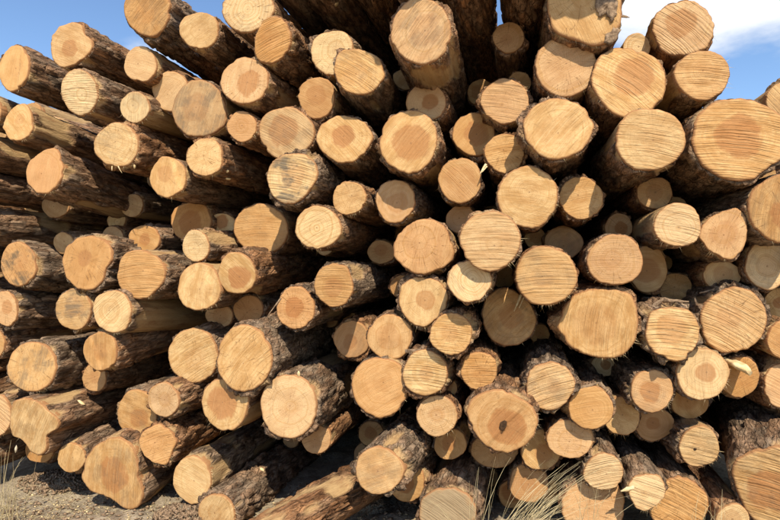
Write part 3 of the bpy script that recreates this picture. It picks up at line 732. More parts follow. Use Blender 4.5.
# slim filler logs added deep in the gaps, where they also block light
SKY_X = [-60, 0, 60, 120, 180, 300, 400, 480, 520, 600, 660, 720, 780, 860]
SKY_Y = [150, 118, 112, 112, 90, 60, 50, 60, 60, 60, 95, 135, 150, 160]
rf = np.random.RandomState(5)
fill = []
px_ = [SX[i] * (D0 + Q[i]) for i in range(N_LOG)]
pz_ = [SZ[i] * (D0 + Q[i]) for i in range(N_LOG)]
pr_ = [SR[i] * (D0 + Q[i]) for i in range(N_LOG)]
px_, pz_, pr_ = map(list, (px_, pz_, pr_))
for tr_ in range(12000):
    cx, cy = rf.uniform(-50, 830), rf.uniform(60, 500)
    if cy < np.interp(cx, SKY_X, SKY_Y):
        continue
    q = rf.uniform(0.30 if cx > 300 else 0.62, 1.15)
    d = ray(cx, cy)
    x, z_ = d[0] / d[1] * (D0 + q), d[2] / d[1] * (D0 + q)
    room = (np.hypot(np.array(px_) - x, np.array(pz_) - z_) - np.array(pr_)).min()
    if room < 0.052:
        continue
    r = min(room * 1.04, rf.uniform(0.07, 0.13))
    if CAM_H + z_ - r < 0.0:
        continue
    px_.append(x); pz_.append(z_); pr_.append(r)
    rp = r / (D0 + q) * FPX * d[1]
    fill.append((cx, cy, rp, q))
    if len(fill) >= 125:
        break
SHORT = {
'2': 'notched log', '3': 'thick skyline log', '4': 'bold-grooved log', '6': 'furry-rimmed thin log', '8': 'grey-stained log', '12': 'pale dark-spotted log', '14': 'pinkish-hearted log',
'17': 'flattened brown-hearted log', '18': 'hexagonal orange-hearted log', '19': 'big brown-hearted log', '20': 'huge overhanging log', '25': 'frayed pinkish log', '27': 'steep-sawn broad log',
'29': 'broad cracked log', '31': 'hexagonal skyline log', '33': 'bright even-sawn log', '34': 'widest cut end', '36': 'reddish-hearted edge log', '37': 'knobbly log', '38': 'sunlit stripped log', '41': 'ringed log',
'43': 'centre-dot log', '45': 'dull smooth log', '47': 'bright middle log', '48': 'many-sided log', '50': 'small shredded log', '51': 'tattered pale log', '52': 'weathered log', '54': 'forked-crack log',
'57': 'shred-fringed log', '59': 'egg-shaped log', '60': 'pear-shaped log', '66': 'mouldy lumpy log', '67': 'step-cut log', '68': 'pink level-sawn log', '70': 'sharp-hearted log', '71': 'star-hearted log',
'72': 'glowing silvery-backed log', '75': 'tall oval log', '76': 'big pink-rimmed log', '78': 'chipped-corner log', '79': 'heart-shaped log', '82': 'orange leaning log', '84': 'bright pink-rimmed log',
'85': 'squarish wide log', '86': 'fibrous-barked log', '87': 'large cracked log', '88': 'drip-streaked pale log', '92': 'shadow-crossed log', '94': 'peach-coloured log', '95': 'flat oval log', '99': 'two-knotted log',
'100': 'massive log', '102': 'fan-grooved log', '106': 'knot-holed log', '108': 'small orange log', '109': 'flat-topped log', '110': 'plain pinkish log', '111': 'smooth cream log', '113': 'blue-grey scaly log',
'119': 'tall slit log', '121': 'amber-hearted log', '123': 'honey-backed log', '126': 'small smooth log', '128': 'wedge-shaped end', '130': 'cloverleaf log', '133': 'mould-patched log', '134': 'split-striped log',
'136': 'sunlit cream log', '137': 'mud-spattered log', '138': 'narrow edge log', 'l5': 'sunlit-ridged log back'}
sk = [k for k in range(N_LOG) if T[k]['key'] in SHORT]


USED = set()


def gap_label(cx, cy):
    d = sorted(sk, key=lambda k: math.hypot(RX[k] - cx, RY[k] - cy) - RR[k])
    for a, b in ((0, 1), (0, 2), (1, 2), (0, 3), (1, 3), (2, 3), (0, 4), (1, 4), (2, 4), (3, 4), (0, 5), (1, 5), (2, 5), (0, 6), (1, 6)):
        s_ = 'slim filler end deep in the dark between the %s and the %s' % (SHORT[T[d[a]]['key']], SHORT[T[d[b]]['key']])
        if s_ not in USED:
            break
    USED.add(s_)
    return s_


for cx, cy, rp, q in fill:
    T.append(dict(key='fill', cx=cx, cy=cy, rx=rp, ry=rp, q=q, fx=False, label=gap_label(cx, cy),
                  o=dict(spl=0, sawamt=0.15, group='slim filler logs deep in the dark gaps', vp=(VPX, VPY), grey=0.1, taper=0.95)))
    ids.append(len(T) - 1)
Q = np.concatenate([Q, [f_[3] for f_ in fill]])
SR = np.concatenate([SR, [f_[2] / FPX / ray(f_[0], f_[1])[1] for f_ in fill]])
print('fillers', len(fill))


def resample(poly, n):
    """star-shaped outline (px offsets from the centre) sampled at n angles"""
    p = np.array(poly, float)
    th = np.linspace(0, 2 * math.pi, n, endpoint=False)
    out = np.zeros(n)
    for k, a in enumerate(th):
        d = np.array([math.cos(a), math.sin(a)])
        best = 0
        for i in range(len(p)):
            a0, b0 = p[i], p[(i + 1) % len(p)]
            e = b0 - a0
            den = d[0] * e[1] - d[1] * e[0]
            if abs(den) < 1e-9:
                continue
            t = (a0[0] * e[1] - a0[1] * e[0]) / den
            s = (a0[0] * d[1] - a0[1] * d[0]) / den
            if t > 0 and -1e-6 <= s <= 1 + 1e-6:
                best = max(best, t)
        out[k] = best
    for _ in range(2):
        out = 0.25 * np.roll(out, 1) + 0.5 * out + 0.25 * np.roll(out, -1)
    return th, out


# front centres and axes
for i, e in enumerate(T):
    o = e['o']
    rs = np.random.RandomState(1000 + i)
    depth = D0 + Q[i]
    e['C'] = at_depth(e['cx'], e['cy'], depth)
    vx, vy = o.get('vp', (VPX + rs.uniform(-28, 28), VPY + rs.uniform(-14, 14)))
    ax = ray(vx, vy)
    e['A'] = ax / np.linalg.norm(ax)
    e['R'] = SR[i] * depth
    e['len'] = o.get('length', rs.uniform(4.3, 5.3))
    e['taper'] = o.get('taper', rs.uniform(0.84, 1.04))

# let the far ends push each other apart (gives the stack its small splay)
rear = np.array([e['C'] + e['A'] * 4.6 for e in T])
rear0 = rear.copy()
rr_ = np.array([e['R'] * e['taper'] + 0.012 for e in T])
for it in range(160):
    for i in ids:
        d = rear[i] - rear
        d[:, 1] = 0
        dist = np.sqrt((d ** 2).sum(1)) + 1e-6
        ov = np.clip(rr_[i] + rr_ - dist, 0, None)
        ov[i] = 0
        for k, e in enumerate(T):
            if e['fx']:
                ov[k] = 0
        rear[i] += 0.3 * (d / dist[:, None] * ov[:, None]).sum(0)
    rear = rear * 0.985 + rear0 * 0.015
    rear[:, 2] = np.maximum(rear[:, 2], rr_ + 0.02)
for i in ids:
    if 'vp' in T[i]['o']:
        continue
    a = rear[i] - T[i]['C']
    T[i]['A'] = a / np.linalg.norm(a)


def bark_fields(R, nth, zs, rs, cw, cl):
    """plate-like bark: distance to the cell border and a random value for each cell; (rows, nth)"""
    nc = max(5, int(round(2 * math.pi * R / cw)))
    nz = int(zs[-1] / cl) + 5
    jt = rs.uniform(0.05, 0.95, (nz, nc, 2))
    cv = rs.uniform(0, 1, (nz, nc))
    th = np.arange(nth) / nth * nc
    TT, ZZ = np.meshgrid(th, np.asarray(zs) / cl + 2)
    warp = 0.30 * vnoise(np.stack([np.cos(TT / nc * 6.2832).ravel() * 3, np.sin(TT / nc * 6.2832).ravel() * 3, ZZ.ravel() * 1.7], 1)).reshape(TT.shape)
    TT = TT + warp
    ci = np.floor(TT).astype(int)
    zi = np.floor(ZZ).astype(int)
    f1 = np.full(TT.shape, 9.0)
    f2 = np.full(TT.shape, 9.0)
    cr = np.zeros(TT.shape)
    for a in (-1, 0, 1):
        for b in (-1, 0, 1):
            zz = np.clip(zi + b, 0, nz - 1)
            cc = (ci + a) % nc
            px = ci + a + jt[zz, cc, 0]
            pz = zi + b + jt[zz, cc, 1]
            d = np.sqrt((TT - px) ** 2 + (ZZ - pz) ** 2)
            m = d < f1
            f2 = np.where(m, f1, np.minimum(f2, d))
            cr = np.where(m, cv[zz, cc], cr)
            f1 = np.where(m, d, f1)
    return f2 - f1, cr


def spike(vs, fs, p, d, ln, w, side):
    """a thin three-sided sliver"""
    n = len(vs)
    up = np.cross(d, side)
    vs += [p + side * w, p - side * w * 0.6 + up * w * 0.6, p - side * w * 0.4 - up * w * 0.6, p + d * ln]
    fs += [(n, n + 1, n + 3), (n + 1, n + 2, n + 3), (n + 2, n, n + 3)]


def build_log(i, e):
    o = e['o']
    rs = np.random.RandomState(4000 + i * 7)
    C, A = e['C'], e['A']
    zx = np.array([0.0, 0.0, 1.0])
    U = np.cross(zx, -A)
    U = -U / np.linalg.norm(U)
    U = np.cross(A, zx)
    U /= np.linalg.norm(U)                       # to the right as seen from the camera
    V = np.cross(U, A)                           # up
    rot = Matrix(((U[0], V[0], -A[0]), (U[1], V[1], -A[1]), (U[2], V[2], -A[2])))   # local z points out of the end
    root = bpy.data.objects.new('log', None)
    COL.objects.link(root)
    root.empty_display_size = 0.1
    root.matrix_world = Matrix.Translation(Vector(C)) @ rot.to_4x4()
    root['label'] = e['label']
    root['category'] = 'log'
    root['group'] = o.get('group', 'cut pine logs in the stacked pile')

    back = e['q'] > 0.22
    n = 48 if back else 80
    # outline: pixels -> the plane of the cut
    if 'poly' in o:
        th, rr = resample([(x - e['cx'], -(y - e['cy'])) for x, y in o['poly']], n)
        pxo, pyo = np.cos(th) * rr, -np.sin(th) * rr
    else:
        th = np.linspace(0, 2 * math.pi, n, endpoint=False)
        k = 1.0
        for h, am in ((2, 0.020), (3, 0.035), (4, 0.018), (5, 0.014), (7, 0.008)):
            k = k + am * o.get('wob', 1.0) * rs.uniform(0.2, 1.0) * np.cos(h * th + rs.uniform(0, 6.28))
        tr = math.radians(o.get('tilt', 0.0))
        ex, ey = np.cos(th) * e['rx'] * k, np.sin(th) * e['ry'] * k
        pxo = ex * math.cos(tr) - ey * math.sin(tr)
        pyo = -(ex * math.sin(tr) + ey * math.cos(tr))
    x2, y2 = np.zeros(n), np.zeros(n)
    for k in range(n):
        d = ray(e['cx'] + pxo[k], e['cy'] + pyo[k])
        p = EYE + d * (np.dot(C - EYE, A) / np.dot(d, A)) - C
        x2[k], y2[k] = np.dot(p, U), np.dot(p, V)
    rho = np.hypot(x2, y2)
    phi = np.arctan2(y2, x2)
    cx0, sy0 = np.cos(phi), np.sin(phi)
    jag = 1 + 0.006 * rs.uniform(-1, 1, n) + 0.026 * vnoise(np.stack([cx0 * 7, sy0 * 7, np.full(n, i * 3.1)], 1))
    for kk in range(rs.randint(0, 4)):              # chipped corners
        dt = np.angle(np.exp(1j * (phi - rs.uniform(0, 6.283))))
        jag = jag - rs.uniform(0.02, 0.07) * np.exp(-(dt / rs.uniform(0.08, 0.2)) ** 2)
    rho = rho * jag
    R = rho.mean()
    cx_, sy_ = np.cos(phi), np.sin(phi)

    # ---- cut end
    rings = np.array([0.0, 0.12, 0.24, 0.36, 0.47, 0.57, 0.66, 0.74, 0.81, 0.87, 0.92, 0.96, 0.985, 1.0])
    rings = rings[1:]
    vs = [(0, 0, 0)]
    P2 = [np.stack([cx_ * rho * s, sy_ * rho * s], 1) for s in rings]
    pts = np.concatenate([np.zeros((1, 2))] + P2)
    rad = np.concatenate([[0.0]] + [np.full(n, s) for s in rings])
    sd = rs.uniform(0, 100)
    z = 0.004 * fbm(np.stack([pts[:, 0] * 9, pts[:, 1] * 9, np.full(len(pts), sd)], 1), 2)
    saw = math.radians(o.get('saw', rs.uniform(-60, 60)))
    samt = o.get('sawamt', rs.choice([0.25, 0.45, 0.7, 0.9]))
    vline = pts[:, 1] * math.cos(saw) - pts[:, 0] * math.sin(saw)
    z += 0.0022 * samt * vnoise(np.stack([vline * 55, pts[:, 0] * 2, np.full(len(pts), sd)], 1))
    tl = o.get('slant', (rs.normal(0, 0.05), rs.normal(0, 0.05)))
    z += pts[:, 0] * tl[0] + pts[:, 1] * tl[1]
    if 'step' in o:                               # felling notch: one side of the cut stands proud
        ang, off, hgt = o['step']
        dd = pts[:, 0] * math.cos(math.radians(ang)) + pts[:, 1] * math.sin(math.radians(ang))
        z += hgt * sstep(off * R - 0.006, off * R + 0.006, dd)
    z -= 0.006 * sstep(0.965, 1.0, rad)
    rimz = z[-n:].copy()
    # short side wall of the wood that goes into the bark
    wall = np.stack([cx_ * rho * 0.995, sy_ * rho * 0.995, rimz - 0.05], 1)
    allv = np.concatenate([np.column_stack([pts, z]), wall])
    rad = np.concatenate([rad, np.full(n, 1.0)])
    nr = len(rings)
    tris = [(0, 1 + k, 1 + (k + 1) % n) for k in range(n)]
    a = np.arange(n)
    b = (a + 1) % n
    quads = np.concatenate([np.stack([1 + s * n + a, 1 + (s + 1) * n + a, 1 + (s + 1) * n + b, 1 + s * n + b], 1) for s in range(nr)])
    f = link('cut_end', mesh_np('cut_end', allv, quads, tris, True, {'rad': rad}), M_FACE, root)
    f['seed'] = float(rs.uniform(0, 1))
    f['pith_x'] = float(rs.uniform(-0.16, 0.16) * R)
    f['pith_y'] = float(rs.uniform(-0.16, 0.16) * R)
    f['heart_r'] = float(R * o.get('heart_r', rs.uniform(0.38, 0.60)))
    f['heart'] = float(o.get('heart', rs.choice([0.1, 0.4, 0.7, 0.95])))
    f['saw'] = float(saw)
    f['saw_amount'] = float(samt * 0.72)
    f['tint'] = float(o.get('tint', rs.uniform(0, 0.8)))
    f['pink'] = float(o.get('pink', rs.choice([0, 0, 0, 0.4, 0.9])))
    f['age'] = float(o.get('age', rs.choice([0.0, 0.15, 0.35, 0.55, 0.75]) if f['tint'] > 0.12 else rs.choice([0.0, 0.2])))
    f['saw_scale'] = float(rs.uniform(0.75, 1.7))
    f['stain'] = float(o.get('stain', rs.choice([0, 0, 0, 0, 0.3])))
    f['grey'] = float(o.get('grey', rs.choice([0.0, 0.0, 0.05, 0.15])))
    f['check'] = float(o.get('check', rs.choice([0, 0, 0.35, 0.7])))
    if 'facelabel' in o:
        f['label'] = o['facelabel']

    # ---- bark
    Lg = e['len']
    if back:
        zs = np.concatenate([[0.0, 0.0, 0.015, 0.04], np.linspace(0.08, 1.0, 14), np.linspace(1.2, Lg, 10)])
    else:
        zs = np.concatenate([[0.0, 0.0, 0.012, 0.03], np.linspace(0.05, 1.7, 68), np.linspace(1.78, Lg, 22)])
    rows = len(zs)
    dist, cell = bark_fields(R, n, zs, rs, o.get('plate_w', rs.uniform(0.032, 0.052)), o.get('plate_l', rs.uniform(0.10, 0.22)))
    plate = sstep(0.0, 0.28, dist)
    TH, ZZ = np.meshgrid(phi, zs)
    p3 = np.stack([np.cos(TH).ravel() * R, np.sin(TH).ravel() * R, ZZ.ravel() * 0.45], 1)
    nz1 = fbm(p3 * 14 + sd, 3).reshape(TH.shape)
    nz2 = fbm(np.stack([np.cos(TH).ravel() * R * 5, np.sin(TH).ravel() * R * 5, ZZ.ravel() * 1.6], 1) + sd * 1.7, 3).reshape(TH.shape)
    pl = o.get('peel', rs.choice([0.0, 0.06, 0.14, 0.26]))
    peel = sstep(0.0, 0.16, nz2 - (0.75 - 1.75 * pl)) if pl > 0 else np.zeros_like(nz2)
    torn = vnoise(np.stack([np.cos(TH).ravel() * 2.6, np.sin(TH).ravel() * 2.6, ZZ.ravel() * 3 + sd], 1)).reshape(TH.shape)
    peel = np.maximum(peel, sstep(0.12, 0.3, torn + 0.25 * nz1 - ZZ / 0.16))
    thick = o.get('bark', rs.choice([0.008, 0.011, 0.015, 0.02])) * (0.6 + 2.0 * R)
    lowf = fbm(np.stack([np.cos(TH).ravel() * 1.6, np.sin(TH).ravel() * 1.6, ZZ.ravel() * 1.1], 1) + sd * 0.9, 2).reshape(TH.shape)
    m = np.clip(ZZ / 0.9, 0, 1)
    m = m * m * (3 - 2 * m)
    rho_row = rho[None, :] * (1 - m) + (R * 0.5 + rho.mean() * 0.5) * m * (1 + 0.03 * fbm(np.stack([np.cos(TH).ravel(), np.sin(TH).ravel(), ZZ.ravel() * 0.8], 1) + sd, 2).reshape(TH.shape)) + 0
    tap = 1 + (e['taper'] - 1) * ZZ / Lg
    rr = rho_row * tap + (thick * (0.35 + 0.85 * plate + 0.42 * nz1 + 0.5 * (cell - 0.5)) * (0.45 + 1.1 * sstep(-0.5, 0.6, lowf))) * (1 - peel) + 0.003 * nz1 * peel
    # knots: branch stubs
    for kk in range(rs.randint(0, 4)):
        kt, kz = rs.uniform(0, 6.28), rs.uniform(0.2, 2.0)
        dt = np.angle(np.exp(1j * (TH - kt))) * R
        rr += 0.022 * np.exp(-(dt ** 2 + (ZZ - kz) ** 2) / 0.0012)
    zz = ZZ.copy()
    rec = 0.003 + 0.014 * np.clip(vnoise(np.stack([np.cos(phi) * 5, np.sin(phi) * 5, np.full(n, sd)], 1)) + 0.25, 0, None) + rs.uniform(0, 0.004, n)
    rec = rec - rimz                                    # follow the slant of the cut
    rr[0] = rho * 0.992
    fade = np.exp(-ZZ / 0.25)
    zz = ZZ + rec[None, :] * fade
    zz[0] = rec + 0.004
    rr[1] = np.maximum(rr[1] - 0.004, rho * 1.001)
    verts = np.stack([np.cos(TH) * rr, np.sin(TH) * rr, -zz], 2).reshape(-1, 3)
    quads = np.concatenate([np.stack([s * n + a, (s + 1) * n + a, (s + 1) * n + b, s * n + b], 1) for s in range(rows - 1)])
    last = (rows - 1) * n
    verts = np.concatenate([verts, [[0, 0, -Lg]]])
    tris = [(last + b_, last + a_, rows * n) for a_, b_ in zip(a, b)]
    tris = [(t[1], rows * n, t[0]) for t in tris]
    att = {'plate': np.append(plate.ravel(), 1), 'cell': np.append(cell.ravel(), 0.5), 'peel': np.append(peel.ravel(), 0)}
    bk = link('bark', mesh_np('bark', verts, quads, tris, True, att), M_BARK, root)
    bk['seed'] = f['seed']
    bk['bark_tone'] = float(o.get('tone', rs.uniform(0.05, 0.9)))
    if 'barklabel' in o:
        bk['label'] = o['barklabel']

    # ---- torn fibres along the rim
    ns = int(1.5 * o.get('spl', rs.choice([0, 4, 8, 14])))
    if ns:
        sv, sf = [], []
        c0 = rs.uniform(3.6, 5.8)
        for k in range(ns):
            t_ = rs.normal(rs.choice([c0, c0, c0 + 0.9]), 0.33)
            idx = int(round((t_ % 6.2832) / 6.2832 * n)) % n
            idx = int(np.argmin(np.abs(np.angle(np.exp(1j * (phi - t_))))))
            rd = np.array([cx_[idx], sy_[idx], 0.0])
            tg = np.array([-sy_[idx], cx_[idx], 0.0])
            p = rd * rho[idx] * 0.985 + np.array([0, 0, rimz[idx] - 0.003])
            d = rd * rs.uniform(0.4, 1.1) + np.array([0, 0, rs.uniform(-0.5, 0.6)]) + tg * rs.uniform(-0.6, 0.6) + V[2] * np.array([0, -0.35, 0])
            d /= np.linalg.norm(d)
            spike(sv, sf, p, d, rs.uniform(0.012, 0.034) * rs.choice([0.7, 1, 1.7]), rs.uniform(0.0008, 0.0019), tg)
        link('splinter_fringe', mesh_np('splinter_fringe', sv, None, sf, False), M_SPL, root)['kind'] = 'stuff'
    e['root'] = root
    e['rho'], e['phi'] = rho, phi
    return root


for i, e in enumerate(T):
    build_log(i, e)

# ------------------------------------------------------------------ small parts on single logs
BY = {e['key']: e for e in T}
bpy.context.view_layer.update()
M_KNOT = mat_simple('dark_knot', (0.030, 0.017, 0.010), (0.085, 0.045, 0.022), 60.0)


def local_px(e, px, py, lift=0.0):
    """pixel -> the log's own coordinates on the plane of its cut"""
    d = ray(px, py)
    p = EYE + d * (np.dot(e['C'] - EYE, e['A']) / np.dot(d, e['A']))
    q = e['root'].matrix_world.inverted() @ Vector(p)
    return np.array([q.x, q.y, lift])


def slab(name, outline, thick, mat, parent, rs, dome=0.006):
    """irregular thin plate with a rough domed top; outline is a list of 3-D points"""
    o_ = np.array(outline)
    n = len(o_)
    c = o_.mean(0)
    up = np.array([0, 0, 1.0])
    rings = [(1.0, 0.0), (1.0, 0.6), (0.72, 1.0), (0.35, 1.15)]
    vs = []
    for s, h in rings:
        for k in range(n):
            vs.append(c + (o_[k] - c) * s * (1 + 0.05 * rs.uniform(-1, 1)) + up * thick * h * rs.uniform(0.6, 1.2))
    vs.append(c + up * (thick + dome))
    fs = [(r * n + k, r * n + (k + 1) % n, (r + 1) * n + (k + 1) % n, (r + 1) * n + k) for r in range(3) for k in range(n)]
    tr = [(3 * n + k, 3 * n + (k + 1) % n, 4 * n) for k in range(n)]
    return link(name, mesh_np(name, vs, fs, tr, False), mat, parent)


def ring_px(pts, sub=3, rs=None, j=0.6):
    out = []
    for k in range(len(pts)):
        a, b = np.array(pts[k], float), np.array(pts[(k + 1) % len(pts)], float)
        for s in range(sub):
            out.append(a + (b - a) * s / sub + (rs.uniform(-j, j, 2) if rs is not None else 0))
    return out[::-1]


rd = np.random.RandomState(77)
e = BY['28']
slab('bark_flap', [local_px(e, x, y, 0.012) for x, y in ring_px([(598, -14), (595, 8), (600, 19), (606, 15), (611, 23), (616, 16), (617, -4), (610, -18)], 5, rd, 1.2)], 0.008, M_FLAKE, e['root'], rd)
slab('bark_flap', [local_px(e, x, y, 0.010) for x, y in ring_px([(603, 44), (606, 36), (614, 28), (620, 30), (617, 40), (609, 46)], 4, rd, 1.0)], 0.010, M_FLAKE, e['root'], rd)
e = BY['106']
slab('knot_hole', [local_px(e, x, y, 0.004) for x, y in ring_px([(499.5, 428), (500.5, 423), (504, 420), (507, 422), (506, 427), (503, 431)], 3, rd, 0.7)], 0.0015, M_KNOT, e['root'], rd, 0.002)
for px, py in ((695, 449), (703, 436)):
    e = BY['99']
    slab('knot', [local_px(e, px + 1.7 * math.cos(a), py + 1.2 * math.sin(a), 0.003) for a in -np.linspace(0, 6.28, 8, endpoint=False)], 0.001, M_KNOT, e['root'], rd, 0.002)


def sliver_part(e, name, p0, p1, w, lift0, lift1, mat=M_SPL):
    a, b = local_px(e, *p0, lift0), local_px(e, *p1, lift1)
    vs, fs = [], []
    n, m = 6, 7
    d = (b - a) / np.linalg.norm(b - a)
    s = np.cross(d, [0, 0, 1.0])
    s /= np.linalg.norm(s)
    t = np.cross(s, d)
    for k in range(m):
        f = k / (m - 1)
        ww = w * (1 - 0.75 * f) * rd.uniform(0.75, 1.2)
        c = a + (b - a) * f + t * 0.12 * np.linalg.norm(b - a) * f * (1 - f)
        for q in range(n):
            an = q / n * 6.283
            vs.append(c + s * math.cos(an) * ww * rd.uniform(0.8, 1.2) + t * math.sin(an) * ww * 0.35)
    for k in range(m - 1):
        for q in range(n):
            fs.append((k * n + q, k * n + (q + 1) % n, (k + 1) * n + (q + 1) % n, (k + 1) * n + q))
    tr = [(0, q + 1, q) for q in range(1, n - 1)] + [((m - 1) * n, (m - 1) * n + q, (m - 1) * n + q + 1) for q in range(1, n - 1)]
    return link(name, mesh_np(name, vs, fs, tr, False), mat, e['root'])


sliver_part(BY['44'], 'torn_splinter', (486, 164), (480, 175), 0.009, 0.0, 0.025)
sliver_part(BY['44'], 'torn_splinter', (487, 166), (482, 173), 0.006, 0.0, 0.02)
sliver_part(BY['83'], 'torn_splinter', (522, 293), (514, 311), 0.012, 0.004, 0.03)
sliver_part(BY['83'], 'torn_splinter', (524, 297), (519, 308), 0.007, 0.002, 0.02)
sliver_part(BY['103'], 'rim_chip', (634, 487), (620, 490), 0.018, 0.0, 0.02)
sliver_part(BY['87'], 'bark_strip', (736, 286), (700, 293), 0.018, -0.03, -0.01, M_FLAKE)
sliver_part(BY['87'], 'bark_strip', (745, 288), (716, 287), 0.012, -0.05, -0.03, M_FLAKE)
sliver_part(BY['87'], 'bark_strip', (702, 312), (696, 298), 0.015, -0.05, -0.02, M_FLAKE)
sliver_part(BY['86'], 'bark_strip', (650, 310), (664, 299), 0.018, -0.03, -0.01, M_FLAKE)
sliver_part(BY['86'], 'bark_strip', (662, 300), (690, 302), 0.014, -0.04, -0.02, M_FLAKE)
sliver_part(BY['94'], 'bark_strip', (574, 391), (600, 383), 0.016, -0.02, -0.01, M_FLAKE)
sliver_part(BY['94'], 'bark_strip', (600, 384), (613, 396), 0.013, -0.02, -0.02, M_FLAKE)
sliver_part(BY['102'], 'bark_strip', (600, 452), (622, 461), 0.014, -0.05, -0.02, M_FLAKE)
sliver_part(BY['102'], 'bark_strip', (618, 456), (621, 470), 0.010, -0.02, -0.01, M_FLAKE)
sliver_part(BY['109'], 'bark_strip', (404, 352), (436, 349), 0.014, -0.03, -0.02, M_FLAKE)
sliver_part(BY['71'], 'bark_strip', (281, 298), (268, 318), 0.006, 0.0, 0.03, M_FLAKE)
sliver_part(BY['57'], 'torn_splinter', (118, 166), (122, 173), 0.006, 0.0, 0.0)
sliver_part(BY['57'], 'torn_splinter', (112, 166), (113, 171), 0.005, 0.0, 0.01)
sliver_part(BY['28'], 'bark_strip', (622, 16), (629, 19), 0.010, 0.0, 0.02, M_FLAKE)


# ---- pale chips that lie on other logs: put down on the bark that the pixel shows
def chip_on(key, px, py, ln, w, label):
    e = BY[key]
    bk = [c for c in e['root'].children if c.name.startswith('bark') and 'strip' not in c.name][0]
    mi = bk.matrix_world.inverted()
    o_ = mi @ Vector(EYE)
    d_ = (mi.to_3x3() @ Vector(ray(px, py))).normalized()
    hit, loc, nor, _ = bk.ray_cast(o_, d_)
    if not hit:
        return
    loc = bk.matrix_world @ loc
    nor = (bk.matrix_world.to_3x3() @ nor).normalized()
    vs = []
    n = 9
    for h, s in ((0.0, 1.0), (0.35, 1.02), (1.0, 0.7)):
        for k in range(n):
            a = k / n * 6.283
            vs.append((math.cos(a) * ln * s * rd.uniform(0.75, 1.15), math.sin(a) * w * s * rd.uniform(0.7, 1.2), h * 0.010))
    vs.append((0, 0, 0.011))
    fs = [(r * n + k, r * n + (k + 1) % n, (r + 1) * n + (k + 1) % n, (r + 1) * n + k) for r in range(2) for k in range(n)]
    tr = [(2 * n + k, 2 * n + (k + 1) % n, 3 * n) for k in range(n)]
    o = link('wood_chip', mesh_np('wood_chip', vs, fs, tr, False), M_CHIP)
    o.rotation_mode = 'QUATERNION'
    o.rotation_quaternion = nor.to_track_quat('Z', 'X')
    o.location = loc + nor * 0.001
    o['label'] = label
    o['category'] = 'wood chip'
    o['group'] = 'pale wood chips lying on the logs'


chip_on('119', 299, 374, 0.020, 0.012, 'pale wood chip on the shoulder of the tall slit log')
chip_on('130', 81, 403, 0.034, 0.014, 'pale wood chip on the back of the cloverleaf log')
chip_on('54', 228, 178, 0.022, 0.014, 'white chip stuck on the dark bark of the forked-crack log')
chip_on('54', 227, 171, 0.012, 0.008, 'tiny white chip above the bigger one on the forked-crack log')
chip_on('57', 134, 166, 0.020, 0.010, 'white sliver beside the shred-fringed round log')
chip_on('t2', 336, 4, 0.020, 0.032, 'white scar-like chip on the dark log back by the top edge')
chip_on('122', 262, 470, 0.022, 0.013, 'pale flake on the long furrowed bark back')

# a thin split stick that pokes out under the large cracked log
c = at_depth(744, 369, D0 - 0.02)
vs, fs = [], []
prof = [(-0.052, 0.018), (-0.034, 0.030), (0.0, 0.020), (0.020, 0.022), (0.044, -0.002), (0.052, -0.026), (0.016, -0.030), (0.006, -0.016), (-0.026, -0.010)]
zs_ = [0.0, 0.05, 0.2, 0.6, 1.3]
for k, dz in enumerate(zs_):
    for (x, z_) in prof:
        vs.append((x * (1 + 0.05 * rd.uniform(-1, 1)), dz + (0.05 * rd.uniform(-1, 1) if k == 0 else 0), z_ * (1 + 0.05 * rd.uniform(-1, 1))))
n = len(prof)
for k in range(len(zs_) - 1):
    for q in range(n):
        fs.append((k * n + q, (k + 1) * n + q, (k + 1) * n + (q + 1) % n, k * n + (q + 1) % n))
vs.append((0.0, -0.02, 0.0))
tr = [(len(vs) - 1, q, (q + 1) % n) for q in range(n)]
o = link('split_stick', mesh_np('split_stick', vs, fs, tr, False), M_CHIP)
o.location = c
o['label'] = 'pale splintered stick end poking out below the large cracked log'
o['category'] = 'stick'

# ------------------------------------------------------------------ litter on the ground
def put_on_ground(px, py):
    p = on_ground(px, py, 0.0)
    for _ in range(4):
        p = on_ground(px, py, float(ground_h(np.array([p[0]]), np.array([p[1]]))[0]))
    return p


def litter(name, n, region, size, flat, mat, label, cat, seed):
    rs = np.random.RandomState(seed)
    vs, tr = [], []
    x = rs.uniform(region[0], region[1], n)
    y = rs.uniform(region[2], region[3], n)
    z = ground_h(x, y)
    for k in range(n):
        a = rs.uniform(0, 6.283)
        l_, w_, h_ = rs.uniform(*size), 0, 0
        w_ = l_ * rs.uniform(*flat)
        d = np.array([math.cos(a), math.sin(a), rs.uniform(-0.25, 0.35)])
        s = np.array([-math.sin(a), math.cos(a), rs.uniform(-0.4, 0.4)])
        c = np.array([x[k], y[k], z[k] + w_ * 0.4 + 0.002])
        m = len(vs)
        u_ = np.array([0, 0, w_ * 0.5])
        vs += [c - d * l_ * rs.uniform(0.7, 1), c + s * w_ * rs.uniform(0.6, 1.2), c + d * l_ * rs.uniform(0.7, 1), c - s * w_ * rs.uniform(0.6, 1.2), c + u_, c - u_]
        for q in range(4):
            tr += [(m + q, m + (q + 1) % 4, m + 4), (m + (q + 1) % 4, m + q, m + 5)]
    o = link(name, mesh_np(name, vs, None, tr, False), mat)
    o['kind'] = 'stuff'
    o['label'] = label
    o['category'] = cat
    return o


